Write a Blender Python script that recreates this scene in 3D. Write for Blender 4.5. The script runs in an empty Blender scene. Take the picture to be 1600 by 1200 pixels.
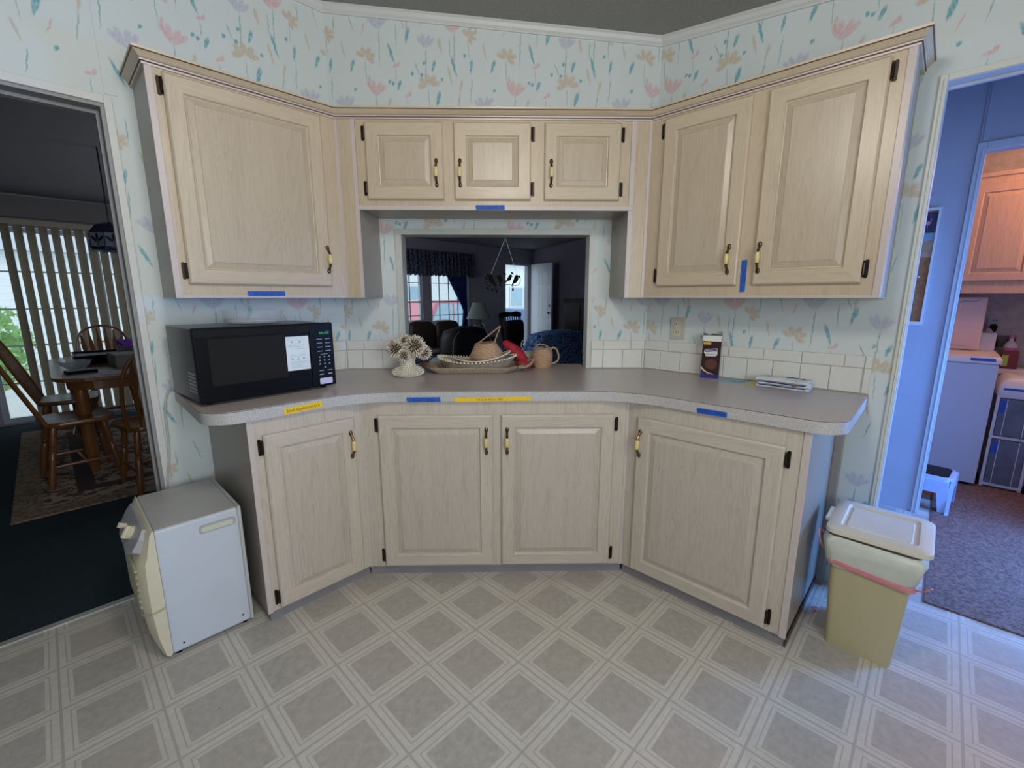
import bpy, bmesh, math, random
from mathutils import Matrix, Vector
random.seed(7)
SC = bpy.context.scene
COL = SC.collection
PI = math.pi; R45 = PI/4; S = math.sqrt(.5)

# ---------------------------------------------------------------- camera, world, lights, exposure
cam_d = bpy.data.cameras.new('camera'); cam = bpy.data.objects.new('camera', cam_d); COL.objects.link(cam)
cam.location = (0, 0, 1.3285); cam.rotation_euler = (PI/2 - .1937, 0, -.0203)
cam_d.sensor_width = 36; cam_d.lens = 697.4/1600*36; cam_d.clip_start = .05; cam_d.clip_end = 200
SC.camera = cam
SC.view_settings.view_transform = 'Standard'; SC.view_settings.look = 'None'
SC.view_settings.gamma = 1; SC.view_settings.use_curve_mapping = False
SC.view_settings.exposure = 0.34
w = bpy.data.worlds.new('world'); SC.world = w; w.use_nodes = True
bg = w.node_tree.nodes['Background']
bg.inputs[0].default_value = (.72, .88, 1, 1); bg.inputs[1].default_value = 1.35

def light(name, loc, rot, sx, sy, power, col):
    d = bpy.data.lights.new(name, 'AREA'); d.shape = 'RECTANGLE'; d.size = sx; d.size_y = sy
    d.energy = power; d.color = col
    o = bpy.data.objects.new(name, d); COL.objects.link(o); o.location = loc; o.rotation_euler = rot
    return o
def UV(u, v): return ((u - v)*S, (u + v)*S)      # house axes (u along the left wall, v across) -> world
# daylight through the kitchen window behind the camera
x, y = UV(-.3, -1.36); light('kitchen_window_daylight', (x, y, 1.55), (PI/2 + .1, 0, R45), 2.2, 1.0, 31, (.93, .97, 1))
# ceiling fixture of the kitchen
d = bpy.data.lights.new('kitchen_ceiling_globe', 'POINT'); d.energy = 25; d.color = (1, .94, .85); d.shadow_soft_size = .15
o = bpy.data.objects.new('kitchen_ceiling_globe', d); COL.objects.link(o); o.location = (0, .6, 2.27)
d = bpy.data.lights.new('living_room_fill', 'POINT'); d.energy = 30; d.color = (.84, .86, 1); d.shadow_soft_size = .6  # unseen fill light, added to brighten the living room
o = bpy.data.objects.new('living_room_fill', d); COL.objects.link(o); x, y = UV(2.2, 5.0); o.location = (x, y, 1.75)
# blue daylight in the hall, through the outside door at its end
x, y = UV(3.15, -1.36); light('hall_daylight', (x, y, .95), (PI/2 - .62, 0, R45 + .25), .9, .8, 76, (.14, .37, 1))
# warm lamp of the laundry room
d = bpy.data.lights.new('laundry_lamp', 'POINT'); d.energy = 20; d.color = (1, .50, .34); d.shadow_soft_size = .12
o = bpy.data.objects.new('laundry_lamp', d); COL.objects.link(o); x, y = UV(4.35, -.75); o.location = (x, y, 2.25)

# ---------------------------------------------------------------- frames
xL, xR, D = -.9023, .8287, 2.5852
class Frame:
    def __init__(s, ox, oy, a): s.ox, s.oy, s.a = ox, oy, a; s.c, s.s = math.cos(a), math.sin(a)
    def w(s, x, y, z=0): return Vector((s.ox + x*s.c - y*s.s, s.oy + x*s.s + y*s.c, z))
HOUSE = Frame(0, 0, R45)
BACK = Frame(0, D, 0)            # x = world x, y = -depth into the room
LEFT = Frame(xL, D, R45)         # x = -s
RIGHT = Frame(xR, D, -R45)       # x = s
WORLD = Frame(0, 0, 0)
def ceil_v(v): return 2.80 - .11*abs(v - 2.74)

# ---------------------------------------------------------------- materials
def new_mat(name):
    m = bpy.data.materials.new(name); m.use_nodes = True
    return m, m.node_tree, m.node_tree.nodes['Principled BSDF']
def N(nt, t, **k):
    n = nt.nodes.new(t)
    for a, b in k.items(): setattr(n, a, b)
    return n
def mix(nt, f, a, b):
    m = N(nt, 'ShaderNodeMix', data_type='RGBA')
    for i, v in ((0, f), (6, a), (7, b)):
        if isinstance(v, (int, float)): m.inputs[i].default_value = v
        elif isinstance(v, tuple): m.inputs[i].default_value = (*v[:3], 1)
        else: nt.links.new(v, m.inputs[i])
    return m.outputs[2]
def math_(nt, op, a, b=None, c=None):
    m = N(nt, 'ShaderNodeMath', operation=op)
    for i, v in enumerate((a, b, c)):
        if v is None: continue
        if isinstance(v, (int, float)): m.inputs[i].default_value = v
        else: nt.links.new(v, m.inputs[i])
    return m.outputs[0]
def coords(nt, scale=(1, 1, 1), kind='Object', rnd=0):
    tc = N(nt, 'ShaderNodeTexCoord'); mp = N(nt, 'ShaderNodeMapping'); mp.inputs['Scale'].default_value = scale
    nt.links.new(tc.outputs[kind], mp.inputs[0])
    if rnd:
        oi = N(nt, 'ShaderNodeObjectInfo'); s = math_(nt, 'MULTIPLY', oi.outputs['Random'], rnd)
        nt.links.new(s, mp.inputs['Location'])
    return mp.outputs[0]
def noise(nt, vec, scale, detail=3, rough=.5, dist=0):
    n = N(nt, 'ShaderNodeTexNoise'); n.inputs['Scale'].default_value = scale; n.inputs['Detail'].default_value = detail
    n.inputs['Roughness'].default_value = rough; n.inputs['Distortion'].default_value = dist
    nt.links.new(vec, n.inputs['Vector']); return n.outputs[0]
def ramp(nt, f, a, b):
    m = N(nt, 'ShaderNodeMapRange', clamp=True); nt.links.new(f, m.inputs[0])
    m.inputs[1].default_value = a; m.inputs[2].default_value = b; return m.outputs[0]
def bump(nt, b, h, strength, dist=.002):
    n = N(nt, 'ShaderNodeBump'); n.inputs['Strength'].default_value = strength; n.inputs['Distance'].default_value = dist
    nt.links.new(h, n.inputs['Height']); nt.links.new(n.outputs[0], b.inputs['Normal'])
def plain(name, col, rough=.5, metal=0, var=.08, vs=8, bmp=0, bs=60, emit=0, alpha=1, trans=0, spec=None, coat=0):
    m, nt, b = new_mat(name)
    v = coords(nt)
    c2 = tuple(max(0, x*(1 - var*2)) for x in col)
    f = noise(nt, v, vs, 2)
    nt.links.new(mix(nt, f, tuple(min(1, x*(1 + var)) for x in col), c2), b.inputs['Base Color'])
    b.inputs['Roughness'].default_value = rough; b.inputs['Metallic'].default_value = metal
    if bmp: bump(nt, b, noise(nt, v, bs, 3), bmp)
    if emit:
        b.inputs['Emission Color'].default_value = (*col, 1); b.inputs['Emission Strength'].default_value = emit
    b.inputs['Alpha'].default_value = alpha; b.inputs['Transmission Weight'].default_value = trans
    if spec is not None: b.inputs['Specular IOR Level'].default_value = spec
    if coat: b.inputs['Coat Weight'].default_value = coat
    return m
def wood(name, light_c, dark_c, axis='z', rough=.33, gs=1.0, contrast=1.0):
    m, nt, b = new_mat(name)
    k = {'z': (1, 1, .05), 'x': (.05, 1, 1), 'y': (1, .05, 1)}[axis]
    v = coords(nt, k, rnd=9)
    fine = noise(nt, v, 260*gs, 3, .6)
    broad = noise(nt, v, 22*gs, 3, .55, .4)
    k2 = {'z': (1, 1, .13), 'x': (.13, 1, 1), 'y': (1, .13, 1)}[axis]
    wv = noise(nt, coords(nt, k2, rnd=5), 9*gs, 2, .5, .9)
    ring = math_(nt, 'FRACT', math_(nt, 'MULTIPLY', wv, 13))
    a = math_(nt, 'MULTIPLY', ramp(nt, fine, .42, .72), .42*contrast)
    g = math_(nt, 'MULTIPLY', math_(nt, 'MULTIPLY', ramp(nt, ring, .35, 1), ramp(nt, broad, .35, .6)), .34*contrast)
    s = math_(nt, 'ADD', math_(nt, 'ADD', a, g), math_(nt, 'MULTIPLY', broad, .3))
    nt.links.new(mix(nt, s, light_c, dark_c), b.inputs['Base Color'])
    b.inputs['Roughness'].default_value = rough
    bump(nt, b, fine, .08, .0005)
    return m

WZ = wood('pickled_oak_upright', (.585, .49, .365), (.44, .355, .255))
WX = wood('pickled_oak_rail', (.585, .49, .365), (.45, .365, .26), 'x')
LZ = wood('base_oak_upright', (.58, .52, .45), (.40, .345, .285))
LX = wood('base_oak_rail', (.58, .52, .45), (.42, .36, .30), 'x')
PZ = wood('pickled_oak_panel', (.53, .445, .335), (.40, .325, .235))
PL = wood('base_oak_panel', (.54, .485, .42), (.38, .33, .28))
FZ = wood('face_frame_oak', (.56, .46, .335), (.43, .34, .235))
M = dict(
    trim=plain('lavender_edge_trim', (.56, .485, .46), .35, var=.03, vs=40),
    side=plain('taupe_side_panel', (.33, .30, .26), .33, var=.04, vs=3),
    toe=plain('toe_kick', (.25, .24, .26), .5),
    white_trim=plain('cream_casing_paint', (.66, .67, .60), .45, var=.03),
    crown=plain('white_crown_paint', (.66, .67, .66), .45, var=.02),
    tile=plain('glazed_tile', (.74, .74, .70), .18, var=.02, vs=3),
    grout=plain('pale_grout', (.52, .53, .50), .8),
    shaded_paint=plain('shaded_blue_grey', (.36, .35, .42), .7, var=.04, vs=2),  # dimness of the far rooms put into the wall colour
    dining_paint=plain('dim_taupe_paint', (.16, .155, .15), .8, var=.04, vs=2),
    hall_paint=plain('pale_hall_panelling', (.42, .47, .58), .5, var=.06, vs=5, bmp=.05, bs=25),
    door_white=plain('white_door_paint', (.75, .78, .85), .4, var=.02),
    bronze=plain('dark_bronze', (.035, .026, .018), .35, .8, var=.2, vs=60),
    brass=plain('antique_brass', (.20, .14, .06), .28, 1, var=.3, vs=90),
    ivory=plain('ivory_ceramic', (.72, .60, .26), .2, var=.04),
    black=plain('black_plastic', (.006, .006, .007), .35, var=.1, spec=.10),
    black_glass=plain('black_glass', (.008, .008, .009), .06, var=0, spec=.5),
    black_mesh=plain('dark_oven_window', (.018, .017, .016), .2, var=.05, vs=300, spec=.15),
    steel_paint=plain('grey_painted_steel', (.36, .37, .40), .35, var=.03),
    white_plastic=plain('white_plastic', (.72, .73, .76), .35, var=.03),
    offwhite=plain('cream_plastic', (.66, .62, .47), .45, var=.04, bmp=.03, bs=200),
    grey_panel=plain('control_panel_grey', (.42, .43, .46), .4),
    blue_white=plain('pale_blue_steel', (.55, .60, .68), .38, var=.03),
    bin=plain('beige_bin_plastic', (.50, .44, .27), .5, var=.05, vs=5, bmp=.05, bs=150),
    bin_lid=plain('cream_lid_plastic', (.68, .65, .56), .45, var=.05, vs=12),
    bag=plain('white_bag_film', (.62, .65, .58), .35, var=.08, vs=20, bmp=.5, bs=25),
    pink=plain('pink_drawstring', (.72, .28, .30), .4, var=.08, vs=30),
    blue_tape=plain('blue_painters_tape', (.012, .10, .50), .6, var=.1, vs=60),
    yellow_tape=plain('yellow_tape', (.85, .55, .01), .5, var=.05, vs=50),
    ink=plain('ink', (.02, .02, .03), .6, var=0),
    navy_ink=plain('navy_ink', (.004, .02, .14), .6, var=0),
    paper=plain('white_paper', (.72, .78, .80), .6, var=.02),
    print_grey=plain('grey_print', (.30, .36, .42), .6, var=0),
    green_led=plain('green_display', (.02, .30, .05), .4, emit=.35),
    shell=plain('cream_shells', (.80, .75, .60), .35, var=.12, vs=150),
    shell_p=plain('tan_shells', (.50, .38, .26), .35, var=.2, vs=150),
    clear=plain('clear_plastic', (.80, .86, .90), .12, var=0, alpha=.13, spec=.5),
    clear_grey=plain('smoky_clear_plastic', (.20, .25, .32), .2, var=.2, vs=15, alpha=.75),
    red=plain('red_cloth', (.42, .015, .03), .7, var=.2, vs=40, bmp=.3, bs=40),
    fur=plain('black_upholstery', (.006, .006, .008), .6, var=.2),
    chrome=plain('chrome', (.7, .7, .72), .15, 1, var=0),
    leather=plain('dark_brown_leather', (.055, .036, .030), .42, var=.25, vs=9, bmp=.2, bs=14),
    oak=wood('honey_oak', (.20, .085, .028), (.10, .036, .012), 'z', .28, .6),
    dark_wood=plain('dark_mahogany', (.020, .010, .008), .35, var=.3, vs=20),
    navy=plain('navy_curtain', (.02, .05, .24), .7, var=.3, vs=25),
    vane=plain('tan_vinyl_vane', (.50, .45, .36), .5, var=.08, vs=30, bmp=.1, bs=120),
    shade=plain('pale_green_shade', (.30, .35, .31), .8, var=.05),
    glassy=plain('lamp_glass', (.16, .17, .15), .1, var=.1),
    cork=plain('cork', (.42, .20, .08), .85, var=.35, vs=60),
    leafblue=plain('dark_blue_glass', (.010, .022, .075), .2, var=.2, spec=.6),
    milk=plain('milky_stained_glass', (.42, .50, .62), .3, var=.15, vs=20),
    lead=plain('leading', (.01, .01, .012), .4),
    purple=plain('purple_ribbon', (.16, .02, .42), .4, var=.3, vs=120, bmp=.5, bs=120),
    iron=plain('black_iron', (.003, .004, .003), .8, spec=.1),
    siding=plain('white_siding', (.86, .90, .90), .7, var=.03),
    truck=plain('red_car_paint', (.62, .16, .22), .25, var=.03, coat=.5),
    carblue=plain('dark_blue_car_paint', (.05, .12, .28), .25, var=.03, coat=.5),
    tint=plain('tinted_glass', (.36, .52, .62), .08, var=.1),
    tyre=plain('rubber', (.01, .01, .01), .8),
    grass=plain('lawn', (.12, .22, .05), .9, var=.3, vs=3),
    leaf=plain('green_leaf', (.30, .55, .16), .6, var=.3, vs=9),
    bark=plain('bark', (.08, .05, .03), .9),
    drive=plain('concrete_drive', (.50, .50, .48), .8),
    peach=wood('laundry_oak', (.66, .47, .34), (.48, .32, .22), 'z'),

    choc=plain('chocolate_carton', (.035, .010, .010), .3, var=.2, vs=30),
    cartonwhite=plain('carton_white', (.80, .80, .76), .5),
    gold=plain('gold_print', (.72, .42, .05), .4),
    violet=plain('violet_print', (.04, .025, .20), .3),
    biscuit=plain('biscuit_print', (.14, .035, .018), .5, var=.5, vs=200),
    foil=plain('silver_grey_side', (.16, .14, .14), .3, .3, var=.4, vs=60),
    lightblue=plain('pale_blue_print', (.30, .46, .56), .5, var=.1, vs=30),
    midblue=plain('mid_blue_print', (.13, .28, .42), .5, var=.1, vs=60),
    olive=plain('pale_yellow_print', (.55, .55, .24), .5),
    metal_strip=plain('aluminium_strip', (.62, .62, .60), .35, .6),
    pinkwash=plain('pink_print', (.75, .25, .38), .5, var=.3, vs=40),
    sand=plain('sand_print', (.50, .34, .22), .7, var=.2, vs=40),
    teal_rib=plain('pale_foil', (.25, .35, .45), .3),
    ceramic=plain('ivory_outlet', (.55, .55, .47), .4, var=.03),
    greenbox=plain('lime_green_print', (.36, .52, .06), .5),
    stain=plain('brown_stain', (.22, .15, .09), .8),
)
def fabric_mat(name, cols, scale, rough=.8, kind='paisley'):
    m, nt, b = new_mat(name)
    v = coords(nt)
    vo = N(nt, 'ShaderNodeTexVoronoi', feature='SMOOTH_F1'); vo.inputs['Scale'].default_value = scale
    n2 = noise(nt, v, scale*.6, 2)
    ad = N(nt, 'ShaderNodeVectorMath', operation='ADD'); nt.links.new(v, ad.inputs[0]); 
    sc = N(nt, 'ShaderNodeVectorMath', operation='SCALE'); cn = N(nt, 'ShaderNodeCombineXYZ')
    nt.links.new(n2, cn.inputs[0]); nt.links.new(n2, cn.inputs[2]); nt.links.new(cn.outputs[0], sc.inputs[0]); sc.inputs[3].default_value = 1.2/scale*4
    nt.links.new(sc.outputs[0], ad.inputs[1]); nt.links.new(ad.outputs[0], vo.inputs['Vector'])
    rings = math_(nt, 'SINE', math_(nt, 'MULTIPLY', vo.outputs[0], 26))
    c = mix(nt, ramp(nt, rings, -.1, .3), cols[0], cols[1])
    c = mix(nt, ramp(nt, math_(nt, 'SINE', math_(nt, 'MULTIPLY', n2, 90)), .75, .95), c, cols[2])
    nt.links.new(c, b.inputs['Base Color']); b.inputs['Roughness'].default_value = rough
    return m
M['paisley'] = fabric_mat('blue_paisley_fabric', ((.03, .08, .26), (.12, .34, .75), (.45, .65, .90)), 9)
M['valance'] = fabric_mat('multicolour_valance_fabric', ((.03, .05, .08), (.10, .18, .30), (.45, .33, .32)), 14)
def translucent(m, col, f):
    nt = m.node_tree; b = nt.nodes['Principled BSDF']; out = nt.nodes['Material Output']
    t = N(nt, 'ShaderNodeBsdfTranslucent'); t.inputs[0].default_value = (*col, 1)
    mx = N(nt, 'ShaderNodeMixShader'); mx.inputs[0].default_value = f
    src = b.inputs['Base Color'].links[0].from_socket; nt.links.new(src, t.inputs[0])
    nt.links.new(b.outputs[0], mx.inputs[1]); nt.links.new(t.outputs[0], mx.inputs[2]); nt.links.new(mx.outputs[0], out.inputs[0])
translucent(M['valance'], (1, 1, 1), .5); translucent(M['vane'], (1, 1, 1), .35); translucent(M['navy'], (1, 1, 1), .35); translucent(M['milk'], (1, 1, 1), .4)
def carpet(name, a, b_, s1, s2=500):
    m, nt, b = new_mat(name); v = coords(nt)
    f = noise(nt, v, s2, 2, .7); g = noise(nt, v, s1, 4, .6)
    c = mix(nt, ramp(nt, f, .35, .65), a, b_); c = mix(nt, math_(nt, 'MULTIPLY', g, .4), c, tuple(x*.5 for x in a))
    nt.links.new(c, b.inputs['Base Color']); b.inputs['Roughness'].default_value = .95
    b.inputs['Specular IOR Level'].default_value = .1
    bump(nt, b, f, .6, .004); return m
M['teal_carpet'] = carpet('dark_teal_carpet', (.035, .052, .06), (.018, .03, .036), 3, 350)
M['brown_carpet'] = carpet('brown_mottled_carpet', (.27, .185, .165), (.11, .072, .066), 6, 70)
def rug_mat():
    m, nt, b = new_mat('floral_rug'); v = coords(nt)
    sx = N(nt, 'ShaderNodeSeparateXYZ'); nt.links.new(v, sx.inputs[0])
    ex = math_(nt, 'SUBTRACT', 1.0, math_(nt, 'ABSOLUTE', sx.outputs[0])); ey = math_(nt, 'SUBTRACT', 1.3, math_(nt, 'ABSOLUTE', sx.outputs[1]))
    e = math_(nt, 'MINIMUM', ex, ey)
    fl = noise(nt, v, 12, 3, .6, 1.0)
    field = mix(nt, ramp(nt, fl, .50, .56), (.30, .24, .17), (.07, .035, .03))
    field = mix(nt, ramp(nt, noise(nt, v, 21, 2), .60, .66), field, (.05, .07, .05))
    edge = mix(nt, ramp(nt, noise(nt, v, 40, 2), .45, .5), (.12, .09, .065), (.22, .17, .12))
    c = mix(nt, ramp(nt, e, .13, .14), edge, field)
    band = math_(nt, 'MULTIPLY', ramp(nt, e, .30, .305), math_(nt, 'SUBTRACT', 1.0, ramp(nt, e, .40, .405)))
    c = mix(nt, band, c, (.035, .022, .02))
    nt.links.new(c, b.inputs['Base Color']); b.inputs['Roughness'].default_value = .95; return m
M['rug'] = rug_mat()
def weave(name, a, b_, s=90):
    m, nt, b = new_mat(name); v = coords(nt)
    w1 = N(nt, 'ShaderNodeTexWave', wave_type='BANDS', bands_direction='Z'); w1.inputs['Scale'].default_value = s
    w1.inputs['Distortion'].default_value = 1.5; w1.inputs['Detail'].default_value = 1; nt.links.new(v, w1.inputs[0])
    w2 = N(nt, 'ShaderNodeTexWave', wave_type='BANDS', bands_direction='DIAGONAL'); w2.inputs['Scale'].default_value = s*.35
    nt.links.new(v, w2.inputs[0])
    f = math_(nt, 'MULTIPLY', w1.outputs[1], math_(nt, 'ADD', math_(nt, 'MULTIPLY', w2.outputs[1], .5), .5))
    nt.links.new(mix(nt, ramp(nt, f, .05, .5), b_, a), b.inputs['Base Color']); b.inputs['Roughness'].default_value = .6
    bump(nt, b, f, 1, .004); return m
M['wicker'] = weave('tan_wicker', (.72, .58, .40), (.34, .25, .15))
M['wicker_p'] = weave('peach_wicker', (.82, .55, .36), (.46, .27, .15), 60)
M['wicker_g'] = weave('greyish_palm_weave', (.66, .57, .43), (.30, .23, .16), 55)
def laminate(name, a, b_, lo, hi, rough, sc=260):
    m, nt, b = new_mat(name); v = coords(nt)
    f = noise(nt, v, sc, 3, .7)
    nt.links.new(mix(nt, ramp(nt, f, lo, hi), a, b_), b.inputs['Base Color']); b.inputs['Roughness'].default_value = rough; return m
M['ctop'] = laminate('grey_mauve_laminate', (.50, .445, .425), (.41, .36, .34), .35, .65, .28)
M['cedge'] = laminate('speckled_edge_laminate', (.54, .53, .52), (.36, .35, .35), .40, .62, .4, 300)
def ceiling_mat():
    m, nt, b = new_mat('textured_ceiling'); v = coords(nt)
    f = noise(nt, v, 130, 3, .7)
    nt.links.new(mix(nt, ramp(nt, f, .3, .75), (.34, .335, .31), (.46, .455, .425)), b.inputs['Base Color'])
    b.inputs['Roughness'].default_value = .9; bump(nt, b, f, 1, .012); return m
M['ceiling'] = ceiling_mat()
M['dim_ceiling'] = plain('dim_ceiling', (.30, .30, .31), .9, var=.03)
def vinyl():
    m, nt, b = new_mat('vinyl_tile_print'); 
    tc = N(nt, 'ShaderNodeTexCoord'); mp = N(nt, 'ShaderNodeMapping')
    P = .2362
    mp.inputs['Location'].default_value = (-.8075/P, -.970/P, 0); mp.inputs['Scale'].default_value = (1/P, 1/P, 1)
    nt.links.new(tc.outputs['Object'], mp.inputs[0])
    fr = N(nt, 'ShaderNodeVectorMath', operation='FRACTION'); nt.links.new(mp.outputs[0], fr.inputs[0])
    fl = N(nt, 'ShaderNodeVectorMath', operation='FLOOR'); nt.links.new(mp.outputs[0], fl.inputs[0])
    wn = N(nt, 'ShaderNodeTexWhiteNoise', noise_dimensions='3D'); nt.links.new(fl.outputs[0], wn.inputs[0])
    sb = N(nt, 'ShaderNodeVectorMath', operation='SUBTRACT'); nt.links.new(fr.outputs[0], sb.inputs[0]); sb.inputs[1].default_value = (.5, .5, 0)
    ab = N(nt, 'ShaderNodeVectorMath', operation='ABSOLUTE'); nt.links.new(sb.outputs[0], ab.inputs[0])
    sx = N(nt, 'ShaderNodeSeparateXYZ'); nt.links.new(ab.outputs[0], sx.inputs[0])
    mm = math_(nt, 'MULTIPLY', math_(nt, 'MAXIMUM', sx.outputs[0], sx.outputs[1]), 2)
    v = tc.outputs['Object']
    mott = noise(nt, v, 38, 5, .65); fine = noise(nt, v, 160, 3, .7); big = noise(nt, v, 1.3, 3, .5)
    darkc = mix(nt, ramp(nt, mott, .3, .7), (.345, .325, .29), (.47, .445, .40))
    darkc = mix(nt, math_(nt, 'MULTIPLY', wn.outputs[0], .3), darkc, (.43, .375, .345))
    lightc = mix(nt, ramp(nt, mott, .3, .7), (.60, .575, .52), (.53, .50, .445))
    f = ramp(nt, mm, .685, .70)
    c = mix(nt, f, darkc, lightc)
    def line(c, a, b2):
        l = math_(nt, 'MULTIPLY', ramp(nt, mm, a - .008, a + .008), math_(nt, 'SUBTRACT', 1.0, ramp(nt, mm, b2 - .008, b2 + .008)))
        return mix(nt, math_(nt, 'MULTIPLY', l, .75), c, (.36, .335, .30))
    c = line(c, .690, .702); c = line(c, .790, .822); c = line(c, .968, 1.1)
    c = mix(nt, math_(nt, 'MULTIPLY', ramp(nt, fine, .55, .8), .35), c, (.30, .26, .22))
    c = mix(nt, math_(nt, 'MULTIPLY', math_(nt, 'MULTIPLY', ramp(nt, big, .45, .72), ramp(nt, noise(nt, v, 9, 4, .6), .3, .7)), .55), c, (.37, .30, .235))
    sp = N(nt, 'ShaderNodeTexVoronoi'); sp.inputs['Scale'].default_value = 6; nt.links.new(v, sp.inputs[0])
    c = mix(nt, math_(nt, 'MULTIPLY', math_(nt, 'SUBTRACT', 1.0, ramp(nt, sp.outputs[0], .012, .022)), .7), c, (.12, .08, .05))
    nt.links.new(c, b.inputs['Base Color'])
    rr = N(nt, 'ShaderNodeMapRange'); nt.links.new(mott, rr.inputs[0]); rr.inputs[3].default_value = .30; rr.inputs[4].default_value = .46
    nt.links.new(rr.outputs[0], b.inputs['Roughness']); bump(nt, b, mott, .15, .001)
    return m
M['vinyl'] = vinyl()
def wallpaper(name, ground=(.67, .73, .725)):
    """a hand-painted floral print: every petal, leaf and stem is one brush stroke in a repeating 0.52 x 0.50 m drop"""
    m, nt, b = new_mat(name)
    TW, TH = .52, .50
    tc = N(nt, 'ShaderNodeTexCoord'); uv = tc.outputs['UV']
    wn = N(nt, 'ShaderNodeTexNoise'); wn.inputs['Scale'].default_value = 45; wn.inputs['Detail'].default_value = 2; nt.links.new(uv, wn.inputs[0])
    wsub = N(nt, 'ShaderNodeVectorMath', operation='MULTIPLY_ADD'); nt.links.new(wn.outputs[1], wsub.inputs[0])
    wsub.inputs[1].default_value = (.008, .008, 0)
    sc_ = N(nt, 'ShaderNodeVectorMath', operation='SCALE'); sc_.inputs[3].default_value = .72; nt.links.new(uv, sc_.inputs[0]); nt.links.new(sc_.outputs[0], wsub.inputs[2])
    P = wsub.outputs[0]
    def stroke(cx, cy, ang, ln, wd):
        """mask of a brush stroke centred at cx,cy, pointing ang degrees from upright"""
        a = math.radians(ang); ux, uy = math.sin(a), math.cos(a)
        w0 = N(nt, 'ShaderNodeVectorMath', operation='WRAP')
        nt.links.new(P, w0.inputs[0]); w0.inputs[1].default_value = (cx + TW/2, cy + TH/2, 1); w0.inputs[2].default_value = (cx - TW/2, cy - TH/2, -1)
        sb = N(nt, 'ShaderNodeVectorMath', operation='SUBTRACT'); nt.links.new(w0.outputs[0], sb.inputs[0]); sb.inputs[1].default_value = (cx, cy, 0)
        d1 = N(nt, 'ShaderNodeVectorMath', operation='DOT_PRODUCT'); nt.links.new(sb.outputs[0], d1.inputs[0]); d1.inputs[1].default_value = (ux*2/ln, uy*2/ln, 0)
        d2 = N(nt, 'ShaderNodeVectorMath', operation='DOT_PRODUCT'); nt.links.new(sb.outputs[0], d2.inputs[0]); d2.inputs[1].default_value = (uy*2/wd, -ux*2/wd, 0)
        tp = math_(nt, 'MULTIPLY', d2.outputs['Value'], math_(nt, 'ADD', math_(nt, 'MULTIPLY', d1.outputs['Value'], -.35), 1.0))
        r = math_(nt, 'ADD', math_(nt, 'MULTIPLY', d1.outputs['Value'], d1.outputs['Value']), math_(nt, 'MULTIPLY', tp, tp))
        mr = N(nt, 'ShaderNodeMapRange', clamp=True); nt.links.new(r, mr.inputs[0]); mr.inputs[1].default_value = 1.0; mr.inputs[2].default_value = .35
        return mr.outputs[0]
    LAV, GOLD, PINK, TEAL, TAN, STEM = (.46, .46, .60), (.56, .46, .33), (.68, .36, .40), (.12, .38, .44), (.58, .50, .38), (.25, .42, .42)
    G = {LAV: [], GOLD: [], PINK: [], TEAL: [], TAN: [], STEM: []}
    def tulip(x, y, s, c, ang=0):
        for da, L in ((-42, .95), (-20, 1), (14, .9), (38, 1)):
            a = math.radians(ang + da); G[c].append((x + math.sin(a)*.025*s, y + math.cos(a)*.025*s, ang + da, .055*s*L, .017*s))
        G[STEM].append((x + .002, y - .055*s, 2, .13*s, .0045))
    def daisy(x, y, s, c, ang=0):
        for k in range(5):
            a = math.radians(ang + (k - 2)*48); G[c].append((x + math.sin(a)*.020*s, y + math.cos(a)*.016*s, ang + (k - 2)*48, .042*s, .020*s))
        G[STEM].append((x, y - .05*s, -2, .09*s, .003))
    def bud(x, y, c, ang=0):
        G[c].append((x, y, 75 + ang, .030, .012)); G[c].append((x + .010, y + .006, 20 + ang, .022, .012)); G[STEM].append((x - .001, y - .032, 0, .055, .0025))
    tulip(.07, .42, 1.15, LAV); tulip(.24, .36, 1.0, LAV, 8); tulip(.46, .15, 1.1, LAV, -5)
    daisy(.02, .33, 1.0, GOLD, 30); daisy(.25, .24, 1.1, GOLD, -10); daisy(.40, .40, .85, GOLD, 60)
    tulip(.345, .41, 1.2, PINK); tulip(.05, .20, 1.1, PINK, 12)
    bud(.13, .30, PINK); bud(.17, .20, PINK, -20); bud(.37, .06, PINK, 10)
    for x, y, a, l, wd in ((.115, .34, -18, .07, .011), (.175, .40, 14, .055, .014), (.14, .235, 22, .036, .013), (.27, .30, 16, .04, .012),
                           (.285, .19, 14, .055, .015), (.41, .30, 8, .05, .010), (.345, .30, -16, .075, .010), (.43, .08, -24, .07, .010),
                           (.20, .08, 12, .055, .014), (.08, .09, -14, .06, .011), (.49, .30, 20, .045, .013)):
        G[TEAL].append((x, y, a, l*1.15, wd*1.1))
    for x, y in ((.105, .245), (.118, .24), (.19, .275), (.225, .27), (.235, .31), (.385, .335), (.30, .255), (.495, .22), (.145, .13), (.31, .10)):
        G[TEAL].append((x, y, 20, .016, .012))
    for x, y, a, l, wd in ((.175, .435, 6, .05, .010), (.295, .37, -12, .06, .013), (.33, .27, -12, .07, .011), (.10, .17, 14, .055, .013),
                           (.37, .23, 12, .06, .011), (.46, .35, -14, .07, .008), (.24, .12, -16, .06, .010), (.02, .07, 18, .05, .010), (.03, .25, 4, .04, .012)):
        G[TAN].append((x, y, a, l, wd))
    G[PINK].append((.305, .15, 20, .05, .006)); G[PINK].append((.015, .42, 18, .05, .006))
    for x, y, a, l in ((.135, .40, 0, .08), (.155, .45, -22, .08), (.21, .29, -22, .06), (.33, .36, 2, .07), (.43, .43, 0, .07), (.36, .17, 10, .09), (.19, .01, -10, .08), (.41, .22, 4, .10), (.25, .05, 12, .07), (.49, .45, -16, .09)):
        G[STEM].append((x, y, a, l, .0042))
    streak = N(nt, 'ShaderNodeTexNoise'); streak.inputs['Scale'].default_value = 1; streak.inputs['Detail'].default_value = 3
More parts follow.
